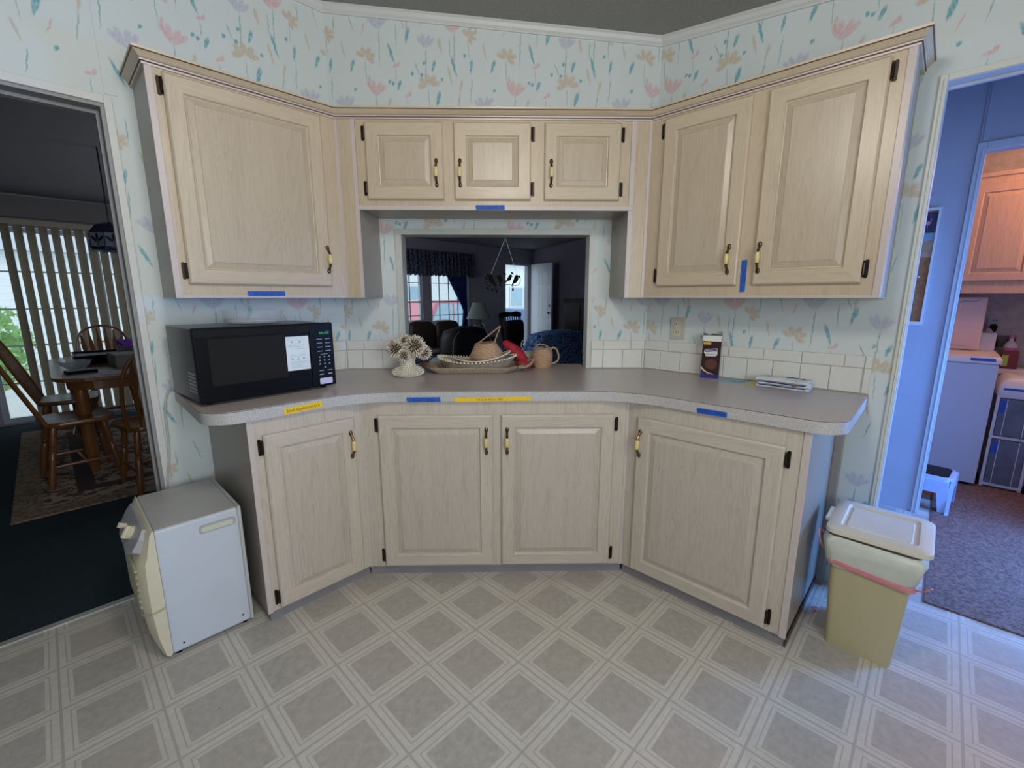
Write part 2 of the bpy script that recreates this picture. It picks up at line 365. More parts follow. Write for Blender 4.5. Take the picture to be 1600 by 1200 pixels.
    mp = N(nt, 'ShaderNodeMapping'); mp.inputs['Scale'].default_value = (150, 60, 1); nt.links.new(uv, mp.inputs[0]); nt.links.new(mp.outputs[0], streak.inputs[0])
    st = ramp(nt, streak.outputs[0], .28, .60)
    soft = N(nt, 'ShaderNodeTexNoise'); soft.inputs['Scale'].default_value = 6; nt.links.new(uv, soft.inputs[0])
    c = mix(nt, soft.outputs[0], ground, tuple(x*.93 for x in ground))
    for colr, al in ((STEM, .95), (TAN, .9), (LAV, .75), (GOLD, .85), (PINK, .72), (TEAL, .95)):
        acc = None
        for s_ in G[colr]:
            k = stroke(*s_); acc = k if acc is None else math_(nt, 'MAXIMUM', acc, k)
        f = math_(nt, 'MULTIPLY', acc, math_(nt, 'MULTIPLY', math_(nt, 'ADD', math_(nt, 'MULTIPLY', st, .6), .4), al))
        c = mix(nt, f, c, colr)
    nt.links.new(c, b.inputs['Base Color']); b.inputs['Roughness'].default_value = .55
    b.inputs['Specular IOR Level'].default_value = .25
    return m
M['paper_wall'] = wallpaper('floral_wallpaper')

# ---------------------------------------------------------------- mesh building
class MB:
    def __init__(s): s.v, s.f, s.m, s.uv = [], [], [], {}
    def quad(s, idx, m=0, uv=None):
        s.f.append(tuple(idx)); s.m.append(m)
        if uv: s.uv[len(s.f) - 1] = uv
    def box(s, x0, x1, y0, y1, z0, z1, m=0, faces=None, wall_uv=False):
        """faces: dict side->material index; sides -x +x -y +y -z +z"""
        b = len(s.v); s.v += [(x, y, z) for z in (z0, z1) for y in (y0, y1) for x in (x0, x1)]
        for side, q in (('-y', (0, 1, 5, 4)), ('+y', (3, 2, 6, 7)), ('-x', (2, 0, 4, 6)), ('+x', (1, 3, 7, 5)), ('-z', (2, 3, 1, 0)), ('+z', (4, 5, 7, 6))):
            mi = (faces or {}).get(side, m)
            uv = [(s.v[b + i][0] if side[1] in 'yz' else s.v[b + i][1], s.v[b + i][2]) for i in q] if wall_uv else None
            s.quad([b + i for i in q], mi, uv)
        return s
    def prism(s, poly, z0, z1, m=0, mside=None, uv=False):
        """poly: (x, y) anticlockwise; z0, z1 numbers or functions of (x, y)"""
        b = len(s.v); n = len(poly); f0 = z0 if callable(z0) else (lambda x, y: z0); f1 = z1 if callable(z1) else (lambda x, y: z1)
        s.v += [(x, y, f0(x, y)) for x, y in poly] + [(x, y, f1(x, y)) for x, y in poly]
        ms = m if mside is None else mside
        s.quad([b + i for i in range(n)][::-1], m); s.quad([b + n + i for i in range(n)], m)
        for i in range(n):
            j = (i + 1) % n; s.quad([b + i, b + j, b + n + j, b + n + i], ms)
        return s
    def slab(s, poly, a0, a1, axis='y', m=0):
        """poly in (x, z) extruded along y, or (y, z) along x"""
        b = len(s.v); n = len(poly)
        for a in (a0, a1): s.v += [((p, a, q) if axis == 'y' else (a, p, q)) for p, q in poly]
        s.quad([b + i for i in range(n)], m); s.quad([b + n + i for i in range(n)][::-1], m)
        for i in range(n):
            j = (i + 1) % n; s.quad([b + j, b + i, b + n + i, b + n + j], m)
        return s
    def tube(s, pts, r, n=8, m=0, caps=True, closed=False, flat=1):
        pts = [Vector(p) for p in pts]; rs = r if isinstance(r, (list, tuple)) else [r]*len(pts)
        b = len(s.v); up = None; K = len(pts)
        for i, p in enumerate(pts):
            if closed: t = pts[(i + 1) % K] - pts[i - 1]
            else: t = pts[min(i + 1, K - 1)] - pts[max(i - 1, 0)]
            t.normalize()
            if up is None: up = Vector((0, 0, 1)) if abs(t.z) < .9 else Vector((1, 0, 0))
            a = t.cross(up).normalized(); up = a.cross(t).normalized()
            for k in range(n):
                q = 2*PI*k/n; s.v.append(tuple(p + a*math.cos(q)*rs[i] + up*math.sin(q)*rs[i]*flat))
        for i in range(K if closed else K - 1):
            j = (i + 1) % K
            for k in range(n):
                l = (k + 1) % n; s.quad([b + i*n + k, b + i*n + l, b + j*n + l, b + j*n + k], m)
        if caps and not closed:
            s.quad([b + k for k in range(n)][::-1], m); s.quad([b + (K - 1)*n + k for k in range(n)], m)
        return s
    def lathe(s, prof, c=(0, 0, 0), n=20, m=0, sx=1, sy=1, wob=0, caps=True):
        b = len(s.v)
        for i, (r, z) in enumerate(prof):
            for k in range(n):
                q = 2*PI*k/n; rr = r*(1 + wob*math.sin(q*5 + i))
                s.v.append((c[0] + rr*math.cos(q)*sx, c[1] + rr*math.sin(q)*sy, c[2] + z))
        for i in range(len(prof) - 1):
            for k in range(n):
                l = (k + 1) % n; s.quad([b + i*n + k, b + i*n + l, b + (i + 1)*n + l, b + (i + 1)*n + k], m)
        if caps:
            if prof[0][0] > 1e-5: s.quad([b + k for k in range(n)][::-1], m)
            if prof[-1][0] > 1e-5: s.quad([b + (len(prof) - 1)*n + k for k in range(n)], m)
        return s
    def ball(s, c, r, n=12, m=0, rx=1, ry=1, rz=1):
        pr = [(r*math.sin(PI*i/(n//2)), -r*math.cos(PI*i/(n//2))*rz) for i in range(n//2 + 1)]
        pr[0] = (1e-6, -r*rz); pr[-1] = (1e-6, r*rz)
        return s.lathe(pr, c, n, m, rx, ry)
    def rings(s, seq, cap=True, cap0=False, m=0, side_m=None):
        """seq: list of rings, each a list of same length of points; joined in order"""
        b = len(s.v); n = len(seq[0])
        for r in seq: s.v += [tuple(p) for p in r]
        for i in range(len(seq) - 1):
            for k in range(n):
                l = (k + 1) % n; mi = m if side_m is None else side_m[k]
                s.quad([b + i*n + k, b + i*n + l, b + (i + 1)*n + l, b + (i + 1)*n + k], mi)
        if cap: s.quad([b + (len(seq) - 1)*n + k for k in range(n)], m)
        if cap0: s.quad([b + k for k in range(n)][::-1], m)
        return s
    def sheet(s, fn, nu, nv, m=0):
        b = len(s.v)
        for j in range(nv + 1):
            for i in range(nu + 1): s.v.append(tuple(fn(i/nu, j/nv)))
        for j in range(nv):
            for i in range(nu):
                a = b + j*(nu + 1) + i; s.quad([a, a + 1, a + nu + 2, a + nu + 1], m)
        return s
    def xf(s, fn): s.v = [tuple(fn(*p)) for p in s.v]; return s
    def mesh(s, name, mats, smooth=False, bevel=0, fix=True, thick=0):
        me = bpy.data.meshes.new(name); me.from_pydata(s.v, [], s.f)
        for mt in (mats if isinstance(mats, (list, tuple)) else [mats]): me.materials.append(mt)
        for i, p in enumerate(me.polygons): p.material_index = s.m[i]
        if s.uv:
            ul = me.uv_layers.new(name='UVMap')
            for i, p in enumerate(me.polygons):
                if i in s.uv:
                    for k, li in enumerate(p.loop_indices): ul.data[li].uv = s.uv[i][k]
        bm = bmesh.new(); bm.from_mesh(me)
        if fix: bmesh.ops.recalc_face_normals(bm, faces=bm.faces)
        if thick: bmesh.ops.solidify(bm, geom=bm.faces[:], thickness=thick)
        if bevel:
            es = [e for e in bm.edges if len(e.link_faces) == 2 and e.calc_face_angle(0) > .6]
            bmesh.ops.bevel(bm, geom=es, offset=bevel, segments=2, affect='EDGES', profile=.5, clamp_overlap=True)
        if smooth:
            for f in bm.faces: f.smooth = True
            for e in bm.edges:
                if len(e.link_faces) == 2 and e.calc_face_angle(0) > math.radians(smooth if smooth is not True else 40): e.smooth = False
        bm.to_mesh(me); bm.free(); return me
    def build(s, name, mats, parent=None, smooth=False, bevel=0, frame=None, loc=None, rot=0, fix=True, thick=0, **props):
        o = bpy.data.objects.new(name, s.mesh(name, mats, smooth, bevel, fix, thick)); COL.objects.link(o)
        if parent: o.parent = parent
        place(o, frame, loc, rot)
        for k, v in props.items(): o[k] = v
        return o
def place(o, frame, loc, rot=0):
    if frame: p = frame.w(*(loc or (0, 0, 0))); o.location = p; o.rotation_euler = (0, 0, frame.a + rot)
    elif loc is not None: o.location = loc; o.rotation_euler = (0, 0, rot)
def tag(o, label, cat, group=None):
    o['label'] = label; o['category'] = cat
    if group: o['group'] = group
    return o
def thing(name, label, cat, frame=WORLD, loc=(0, 0, 0), rot=0, group=None):
    o = bpy.data.objects.new(name, None); COL.objects.link(o); o.empty_display_size = .05
    place(o, frame, loc, rot); return tag(o, label, cat, group)
def struct(mb, name, mats, frame=None, loc=None, **k): return mb.build(name, mats, frame=frame, loc=loc, kind='structure', **k)
def clone(root, frame, loc, rot, label, parts=None):
    r = root.copy(); COL.objects.link(r); place(r, frame, loc, rot); r['label'] = label
    for ch in root.children:
        c = ch.copy(); COL.objects.link(c); c.parent = r
        for g in ch.children:
            dd = g.copy(); COL.objects.link(dd); dd.parent = c
    return r
def lerp(a, b, t): return a + (b - a)*t
def rounded(poly, rads, n=8):
    out = []; K = len(poly)
    for i, p in enumerate(poly):
        r = rads[i]; p = Vector(p)
        if r <= 0: out.append(tuple(p)); continue
        a = (Vector(poly[i - 1]) - p).normalized(); b = (Vector(poly[(i + 1) % K]) - p).normalized()
        ang = a.angle(b); d = r/math.tan(ang/2); c = p + (a + b).normalized()*(r/math.sin(ang/2))
        s0 = p + a*d - c; s1 = p + b*d - c
        a0 = math.atan2(s0.y, s0.x); a1 = math.atan2(s1.y, s1.x); da = (a1 - a0 + PI) % (2*PI) - PI
        for k in range(n + 1):
            q = a0 + da*k/n; out.append((c.x + r*math.cos(q), c.y + r*math.sin(q)))
    return out
def rrect(x0, x1, y0, y1, r, n=5): return rounded([(x0, y0), (x1, y0), (x1, y1), (x0, y1)], [r]*4, n)
def sweep(path, prof, zs=None, ms=None):
    """prof (out, z) along plan path; outward = right of travel"""
    mb = MB(); n = len(prof); K = len(path)
    for i in range(K):
        def nrm(a, b):
            t = (Vector(b) - Vector(a)).normalized(); return Vector((t.y, -t.x))
        if i == 0: mt = nrm(path[0], path[1])
        elif i == K - 1: mt = nrm(path[-2], path[-1])
        else:
            a = nrm(path[i - 1], path[i]); b = nrm(path[i], path[i + 1]); mt = (a + b)/(1 + a.dot(b))
        for o_, z in prof: mb.v.append((path[i][0] + mt.x*o_, path[i][1] + mt.y*o_, z + (zs[i] if zs else 0)))
    for i in range(K - 1):
        for k in range(n):
            l = (k + 1) % n; mb.quad([i*n + k, i*n + l, (i + 1)*n + l, (i + 1)*n + k], ms[k] if ms else 0)
    mb.quad(list(range(n))[::-1]); mb.quad([(K - 1)*n + k for k in range(n)])
    return mb
def text_mb(txt, h, mb=None, shear=0):
    """flat lettering as a mesh (x right, z up, facing -y) of cap height about h; returns MB and width"""
    cu = bpy.data.curves.new('lettering', 'FONT'); cu.body = txt; cu.size = h*1.4; cu.resolution_u = 2; cu.shear = shear
    ob = bpy.data.objects.new('lettering', cu); COL.objects.link(ob)
    me = bpy.data.meshes.new_from_object(ob.evaluated_get(bpy.context.evaluated_depsgraph_get()))
    mb = mb or MB(); b = len(mb.v)
    xs = [v.co.x for v in me.vertices] or [0]
    for v in me.vertices: mb.v.append((v.co.x - min(xs), 0, v.co.y))
    for p in me.polygons: mb.quad([b + i for i in p.vertices])
    bpy.data.objects.remove(ob); bpy.data.curves.remove(cu); bpy.data.meshes.remove(me)
    return mb, max(xs) - min(xs)

# ---------------------------------------------------------------- the house shell
PW, DK, HP, DP = M['paper_wall'], M['shaded_paint'], M['hall_paint'], M['dining_paint']
def wall(name, frame, x0, x1, y0, y1, top, openings, mats, faces, z0=0, ridge=False):
    """a wall along local x, with rectangular openings (a, b, za, zb); top = function of x"""
    mb = MB(); cuts = sorted({x0, x1, *([2.74] if ridge and x0 < 2.74 < x1 else []), *[o[0] for o in openings], *[o[1] for o in openings]})
    for a, b in zip(cuts, cuts[1:]):
        ops = sorted([o for o in openings if o[0] <= a and o[1] >= b], key=lambda o: o[2]); z = z0
        spans = []
        for o in ops: spans.append((z, o[2])); z = o[3]
        spans.append((z, None))
        for za, zb in spans:
            if zb is not None and zb - za < 1e-4: continue
            i0 = len(mb.v); mb.box(a, b, y0, y1, za, zb if zb is not None else 9, faces=faces, wall_uv=True)
            if zb is None:
                for k in range(4, 8):
                    X, Y, _ = mb.v[i0 + k]; mb.v[i0 + k] = (X, Y, top(X))
                for fi in range(len(mb.f) - 6, len(mb.f)): mb.uv[fi] = [((mb.v[i][0]), mb.v[i][2]) for i in mb.f[fi]]
    return struct(mb, name, mats, frame, (0, 0, 0))
T = .02
tl = ceil_v(2.466) + T
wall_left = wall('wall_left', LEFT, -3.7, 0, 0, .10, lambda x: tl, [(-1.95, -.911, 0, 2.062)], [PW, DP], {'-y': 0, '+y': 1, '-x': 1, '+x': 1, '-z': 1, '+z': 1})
PT0, PT1, PTZ = -.5615, .4877, 1.666
def vB(x): return (-x + D)*S
wall_back = wall('wall_back', BACK, xL, xR, 0, .11, lambda x: ceil_v(vB(x)) + T, [(PT0, PT1, .868, PTZ)], [PW, DK, M['white_trim']], {'-y': 0, '+y': 1, '-x': 2, '+x': 2, '-z': 2, '+z': 2})
V0 = 1.2419                       # right wall: v = V0 - s
wall_right = wall('wall_right', RIGHT, 0, 2.66, 0, .10, lambda x: ceil_v(V0 - x) + T, [(1.135, 2.0, 0, 2.10)], [PW, HP], {'-y': 0, '+y': 1, '-x': 1, '+x': 1, '-z': 1, '+z': 1})
def hwall(name, u0, u1, v0, v1, ops, mats=None, faces=None, along='u', slope=True):
    if along == 'u': return wall(name, HOUSE, u0, u1, v0, v1, lambda x: ceil_v((v0 + v1)/2) + T, ops, mats or [DK], faces)
    F = Frame(*HOUSE.w(u0, 0)[:2], R45 + PI/2)     # local x = v, y = -(u-u0)
    return wall(name, F, v0, v1, -(u1 - u0), 0, lambda x: ceil_v(x) + T, ops, mats or [DK], faces, ridge=True)
SL0, SL1 = -.43, 1.45
LW0, LW1, LW2, LW3 = 3.9, 4.83, 5.03, 5.92
FD0, FD1 = 6.97, 7.72
hwall('wall_north', -2.5, 8.0, 6.9, 7.02, [(SL0, SL1, .02, 2.03), (LW0, LW1, .72, 2.03), (LW2, LW3, .72, 2.03), (FD0, FD1, .02, 2.03)])
hwall('wall_east', 7.9, 8.0, -1.42, 6.9, [], along='v')
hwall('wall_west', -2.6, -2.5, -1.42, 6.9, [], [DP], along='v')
hwall('wall_south', -2.5, 8.0, -1.52, -1.42, [(-1.4, .8, 1.05, 2.05)], [M['white_trim']])
hwall('wall_laundry', 5.1, 5.2, -1.42, .60, [], [plain('laundry_wallpaper', (.50, .46, .42), .6, var=.25, vs=14)], along='v')
hwall('wall_hall', 3.62, 3.70, -1.42, .60, [(-.81, -.042, 0, 2.094)], [HP], along='v')
hwall('wall_partition', 2.52, 7.9, .60, .70, [], [DK])
mb = MB()
kp = [(-2.5, -1.42), (3.92, -1.42), (3.92, .6), (2.53, .6), (2.53, 1.29), (1.24, 2.58), (.95, 2.476), (-2.5, 2.476)]
struct(mb.prism(kp, -.06, 0), 'floor', M['vinyl'], HOUSE, (0, 0, 0))
struct(MB().prism([(-2.5, 2.476), (.95, 2.476), (1.24, 2.58), (2.53, 1.29), (2.53, .6), (7.9, .6), (7.9, 7.0), (-2.5, 7.0)], -.06, -.001), 'floor', M['teal_carpet'], HOUSE, (0, 0, 0))
struct(MB().prism([(3.92, -1.42), (5.2, -1.42), (5.2, .6), (3.92, .6)], -.06, -.001), 'floor', M['brown_carpet'], HOUSE, (0, 0, 0))
MB().prism([(2.525, -1.38), (4.40, -1.38), (4.40, -.10), (2.525, -.10)], 0, .008).build('carpet_mat', M['brown_carpet'], frame=HOUSE, loc=(0, 0, 0))
tag(bpy.context.scene.objects['carpet_mat'], 'mottled brown carpet runner laid from the right doorway into the laundry', 'rug')
cz = lambda u, v: ceil_v(v)
cz1 = lambda u, v: ceil_v(v) + .06
struct(MB().prism([(-2.5, -1.42), (7.9, -1.42), (7.9, 2.50), (-2.5, 2.50)], cz, cz1), 'ceiling', M['ceiling'], HOUSE, (0, 0, 0))
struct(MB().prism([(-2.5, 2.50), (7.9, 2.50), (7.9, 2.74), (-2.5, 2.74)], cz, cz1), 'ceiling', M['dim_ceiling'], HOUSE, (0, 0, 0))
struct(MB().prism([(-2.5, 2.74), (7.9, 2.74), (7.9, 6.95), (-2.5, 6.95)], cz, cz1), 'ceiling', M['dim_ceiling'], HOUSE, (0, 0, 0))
# ceiling crown moulding over the three kitchen walls
def Lp(s, d): v = LEFT.w(-s, -d); return (v.x, v.y)
def Rp(s, d): v = RIGHT.w(s, -d); return (v.x, v.y)
cp = [Lp(3.2, 0), (xL, D), (xR, D), Rp(2.6, 0)]
zc = [ceil_v(2.466), ceil_v(2.466), ceil_v(V0), ceil_v(V0 - 2.6)]
struct(sweep(cp, [(0, 0), (.030, 0), (.030, -.006), (.022, -.012), (.016, -.026), (.008, -.034), (.008, -.042), (0, -.042)], zc), 'trim_1', M['crown'])
# door casings of the dining doorway, the hall doorway and the laundry doorway
def casing(name, frame, a, b, z, w, wt, y=-.012, d=.012, mat=None, jamb=None, jy=.10, thin=0):
    mb = MB(); mb.box(a - w, a, y, y + d, 0, z + wt).box(b, b + w, y, y + d, 0, z + wt).box(a, b, y, y + d, z, z + wt)
    mb.box(a - w*.5, a - w*.3, y - .004, y, 0, z + wt*.4)
    o = struct(mb, name, mat or M['white_trim'], frame, (0, 0, 0), bevel=.002)
    if jamb:
        if thin:
            struct(MB().box(a, a + .002, 0, jy, 0, z).box(b - .002, b, 0, jy, 0, z).box(a, b, 0, jy, z - .002, z).box(a + .002, b - .002, .05, .062, z - .012, z - .002), name, jamb, frame, (0, 0, 0)); return
        mb = MB(); mb.box(a, a + .012, 0, jy, 0, z).box(b - .012, b, 0, jy, 0, z).box(a + .012, b - .012, 0, jy, z - .012, z)
        mb.box(a + .012, a + .022, jy - .035, jy, 0, z - .012).box(b - .022, b - .012, jy - .035, jy, 0, z - .012).box(a + .022, b - .022, jy - .035, jy, z - .024, z - .012)
        struct(mb, name, jamb, frame, (0, 0, 0))
casing('trim_2', LEFT, -1.95, -.911, 2.062, .026, .030, mat=M['crown'], jamb=plain('grey_jamb', (.30, .30, .31), .5))
casing('trim_3', RIGHT, 1.135, 2.0, 2.10, .022, .022, jamb=plain('pale_jamb', (.50, .54, .62), .45), thin=1)
FH = Frame(*HOUSE.w(3.62, 0)[:2], R45 - PI/2)     # hall wall seen face on: local x = -v
F391 = Frame(*HOUSE.w(3.91, 0)[:2], R45 - PI/2)    # hall end wall seen face on: local x = -v
casing('trim_4', FH, .042, .81, 2.094, .037, .042, mat=plain('pale_blue_casing', (.55, .62, .70), .45))
struct(MB().box(.008, .040, -.008, 0, 2.14, 2.48).box(.020, .026, -.014, -.008, 2.14, 2.48), 'trim_5', HP, FH, (0, 0, 0))
struct(MB().box(-.905, -.865, -.004, 0, 2.10, 2.73, wall_uv=True).xf(lambda x, y, z: (x, y, z)), 'trim_6', PW, LEFT, (0, 0, 0))
# frame round the pass-through opening
mb = MB(); z1 = 1.692
mb.box(PT0 - .031, PT0, -.010, 0, .916, z1).box(PT1, PT1 + .023, -.010, 0, .916, z1).box(PT0, PT1, -.010, 0, PTZ, z1)
mb.box(PT0 - .004, PT0 + .004, -.013, .10, .916, PTZ + .004).box(PT1 - .004, PT1 + .004, -.013, .10, .916, PTZ + .004).box(PT0, PT1, -.013, .10, PTZ - .004, PTZ + .004)
struct(mb, 'window_1', plain('aged_white_frame', (.60, .62, .58), .4), BACK, (0, 0, 0), bevel=.001)
# threshold strip between the kitchen vinyl and the dining carpet
struct(MB().box(-1.95, -.911, -.012, .018, 0, .006), 'trim_7', M['metal_strip'], LEFT, (0, 0, 0))

# ---------------------------------------------------------------- backsplash tiles
def tile_row(parent, a, b, z0, z1, wdt, phase, d=.008, G=.0028):
    x = a - ((a - phase) % wdt); cache = tile_row.cache
    while x < b - 1e-6:
        x0, x1 = max(x, a), min(x + wdt, b)
        if x1 - x0 > .008:
            k = (round(x1 - x0, 3), round(z1 - z0, 3))
            if k not in cache:
                hw, hh = (x1 - x0 - G)/2, (z1 - z0 - G)/2; e = .0025
                r = lambda i, y: [(-hw + i, y, -hh + i), (hw - i, y, -hh + i), (hw - i, y, hh - i), (-hw + i, y, hh - i)]
                cache[k] = MB().rings([r(0, 0), r(0, -d + .0015), r(e, -d)]).mesh('tile', M['tile'])
            o = bpy.data.objects.new('tile', cache[k]); COL.objects.link(o); o.parent = parent
            o.location = ((x0 + x1)/2, -.001, (z0 + z1)/2)
        x += wdt
tile_row.cache = {}
def splash(parent, a, b, ph1, ph2, capL=False, capR=False):
    tile_row(parent, a, b, .9165, 1.0255, .1145, ph1); tile_row(parent, a, b, 1.0255, 1.079, .161, ph2)
splash(wall_back, xL + .004, PT0 - .032, -.812, -.80); splash(wall_back, PT1 + .024, xR - .004, .583, .583)
splash(wall_right, .004, 1.020, -.013, .145); splash(wall_left, -.80, -.004, -.93, -.93)
def tile_end(parent, x0, x1):
    for z0, z1 in ((.9165, 1.0255), (1.0255, 1.079)):
        o = MB().box(x0 + .001, x1, -.008, 0, z0 + .0014, z1 - .0014).build('tile', M['tile'], parent, bevel=.002)
tile_end(wall_right, 1.022, 1.046); tile_end(wall_left, -.83, -.802)
for nm, fr, segs in (('trim_8', BACK, ((xL, PT0 - .031), (PT1 + .023, xR))), ('trim_8', RIGHT, ((0, 1.047),)), ('trim_8', LEFT, ((-.831, 0),))):
    mb = MB()
    for a, b in segs: mb.box(a, b, -.003, 0, .914, 1.0795)
    struct(mb, nm, M['grout'], fr, (0, 0, 0))

# ---------------------------------------------------------------- cabinets
def make_door(root, x0, x1, z0, z1, yf, hinge, handle=None, mats=(WZ, WX), name='door', fr=.062):
    """raised-panel door; yf = plane of the cabinet face (front is -y); hinge 'l'/'r'; handle (x, z)"""
    def r(i, y): return [(x0 + i, y, z0 + i), (x1 - i, y, z0 + i), (x1 - i, y, z1 - i), (x0 + i, y, z1 - i)]
    mb = MB(); mb.rings([r(0, yf - .001), r(0, yf - .012), r(.003, yf - .016), r(.007, yf - .019), r(fr - .005, yf - .019), r(fr - .002, yf - .016), r(fr, yf - .010), r(fr + .004, yf - .009)],
                        cap=False, side_m=[1, 0, 1, 0])
    d = mb.build(name, list(mats), root)
    mb = MB(); mb.rings([r(fr + .003, yf - .009), r(fr + .006, yf - .011), r(fr + .026, yf - .0165), r(fr + .028, yf - .0185)], cap=True)
    mb.build('raised_panel', {WZ: PZ, LZ: PL}.get(mats[0], mats[0]), d)
    hx = x0 if hinge == 'l' else x1; sg = -1 if hinge == 'l' else 1
    for hz in (z1 - .048, z0 + .052):
        mb = MB(); cx = hx + sg*.012
        pl = rounded([(cx - .006, hz - .033), (cx + .006, hz - .033), (cx + .006, hz + .033), (cx - .006, hz + .033)], [.005]*4, 3)
        mb.slab(pl, yf - .004, yf - .0005); mb.tube([(hx + sg*.004, yf - .011, hz - .021), (hx + sg*.004, yf - .011, hz + .021)], .005, 8)
        mb.ball((hx + sg*.004, yf - .011, hz + .026), .0045, 8); mb.ball((hx + sg*.004, yf - .011, hz - .026), .0045, 8)
        mb.build('hinge', M['bronze'], d, smooth=True)
    if handle:
        hx, hz = handle; y0 = yf - .019; mb = MB()
        for s_ in (-1, 1):
            mb.ball((hx, y0 - .004, hz + s_*.053), .0105, 10, 0, .85, .55, 1.2)
            mb.tube([(hx, y0 - .005, hz + s_*.050), (hx, y0 - .016, hz + s_*.038), (hx, y0 - .024, hz + s_*.028), (hx, y0 - .027, hz + s_*.018)], [.0055, .005, .0055, .007], 8)
        mb.lathe([(.0065, -.0215), (.0082, -.018), (.0096, 0), (.0082, .018), (.0065, .0215)], (hx, y0 - .027, hz), 12, 1)
        mb.build('handle', [M['brass'], M['ivory']], d, smooth=True)
    return d
dU, dB, zU, zUt = .275, .621, 1.322, 2.150
t2 = math.tan(PI/8)
# --- upper left cabinet with its corner leg
def world_cab(name, label, poly, z0, z1, mats, faces, cat='cabinet'):
    t = thing(name, label, cat)
    return t
ul = thing('wall_cabinet', 'wide one-door whitewashed oak wall cabinet above the black microwave', 'cabinet', LEFT, (-.4, 0, zU), group='wall cabinets')
def cabbox(root, x0, x1, dep, z0, z1, front, side, e=0, face_mat=None):
    mb = MB(); mb.box(x0, x1, -dep + .004, 0, z0, z1, faces={'-x': 1, '+x': 1, '-z': 1, '+z': 1}); return mb
def L2(root_loc, x, y, z): return (x - root_loc[0], y - root_loc[1], z - root_loc[2])
def in_root(mb, loc): return mb.xf(lambda x, y, z: (x - loc[0], y - loc[1], z - loc[2]))
rl = (-.4, 0, zU)
tU = dU*t2
# carcass: left-wall frame polygon incl. the leg under the corner (converted from world)
def toF(frame, X, Y):
    dx, dy = X - frame.ox, Y - frame.oy; return (dx*frame.c + dy*frame.s, -dx*frame.s + dy*frame.c)
legL = [toF(LEFT, -.676, D - .001), toF(LEFT, -.694, D - dU)]
polyL = [(-.813, -dU), (-tU, -dU), legL[1], legL[0], (-.001, -.001), (-.813, -.001)]
in_root(MB().prism(polyL, zU + .002, zUt, 0, 1), rl).build('carcass', [M['side'], M['side']], ul, bevel=.001)
def face_frame(root, loc, x0, x1, yf, z0, z1, openings_=(), mats=(WZ, WX)):
    """stiles and rails laid on the carcass front as one frame"""
    mb = MB().box(x0, x1, yf, yf + .004, z0, z1); in_root(mb, loc).build('face_frame', mats[0], root)
in_root(MB().box(-.793, -tU - .001, -dU - .003, -dU, zU + .012, zUt), rl).build('face_frame', FZ, ul)
mb = MB().box(-.816, -.793, -dU - .007, -dU, zU, zUt).box(-.793, -tU, -dU - .006, -dU, zU, zU + .012)
mb.box(-.813 - .003, -.813, -dU, 0, zU, zU + .004)
in_root(mb, rl).build('edge_trim', M['trim'], ul, bevel=.0015)
# corner leg front (faces the back wall direction)
c0 = toF(LEFT, xL + tU, D - dU)
def backface(root, frame, loc, x0, x1, z0, z1, mat, name, th=.003, off=0):
    mb = MB().box(x0, x1, D - dU - off - th, D - dU - off, z0, z1)
    mb.xf(lambda X, Y, Z: (*toF(frame, X, Y), Z)); return in_root(mb, loc).build(name, mat, root)
xa = xL + tU
backface(ul, LEFT, rl, xa + .012, -.713, zU, zUt, FZ, 'corner_panel')
backface(ul, LEFT, rl, xa - .001, xa + .012, zU, zUt, M['trim'], 'edge_trim', .006)
backface(ul, LEFT, rl, -.713, -.694, zU, zUt, M['trim'], 'edge_trim', .006)
def shift(mb, loc): return in_root(mb, loc)
class Sub:                                            # doors are built in wall coordinates under the cabinet's own origin
    pass
def door_in(root, loc, x0, x1, z0, z1, yf, hinge, handle, mats=(WZ, WX)):
    return make_door(root, x0 - loc[0], x1 - loc[0], z0 - loc[2], z1 - loc[2], yf - loc[1], hinge, (handle[0] - loc[0], handle[1] - loc[2]) if handle else None, mats)
door_in(ul, rl, -.767, -.188, 1.376, 2.134, -dU - .003, 'l', (-.204, 1.502))
# --- bridge cabinet over the pass-through
rb = (-.04, 0, 1.741)
ub = thing('wall_cabinet', 'short three-door bridge cabinet over the pass-through window', 'cabinet', BACK, rb, group='wall cabinets')
in_root(MB().box(-.6925, .6165, -dU, -.001, 1.744, zUt, faces={'-z': 1}), rb).build('carcass', [WZ, M['side']], ub)
in_root(MB().box(-.693, .617, -dU - .003, -dU, 1.762, zUt), rb).build('face_frame', FZ, ub)
in_root(MB().box(-.712, .640, -dU - .008, -dU, 1.741, 1.762), rb).build('edge_trim', M['trim'], ub, bevel=.0015)
for x0, x1, hg, hx in ((-.647, -.280, 'l', -.313), (-.230, .137, 'r', -.201), (.202, .567, 'r', .234)):
    door_in(ub, rb, x0, x1, 1.787, 2.131, -dU - .003, hg, (hx, 1.906))
# --- upper right cabinet, two doors
rr_ = (.55, 0, zU)
ur = thing('wall_cabinet', 'two-door whitewashed oak wall cabinet above the biscuit carton', 'cabinet', RIGHT, rr_, group='wall cabinets')
legR = [toF(RIGHT, .606, D - .001), toF(RIGHT, .618, D - dU)]
polyR = [(.001, -.001), legR[0], legR[1], (tU, -dU), (1.056, -dU), (1.056, -.001)]
in_root(MB().prism(polyR, zU + .002, zUt, 0, 1), rr_).build('carcass', [M['side'], M['side']], ur, bevel=.001)
in_root(MB().box(tU + .001, 1.036, -dU - .003, -dU, zU + .012, zUt), rr_).build('face_frame', FZ, ur)
mb = MB().box(1.036, 1.060, -dU - .007, -dU, zU, zUt).box(tU, 1.036, -dU - .006, -dU, zU, zU + .012).box(1.056, 1.060, -dU, 0, zU, zU + .004)
mb.box(1.056, 1.060, -dU, -dU + .06, zU, zUt)
in_root(mb, rr_).build('edge_trim', M['trim'], ur, bevel=.0015)
xb = xR - tU
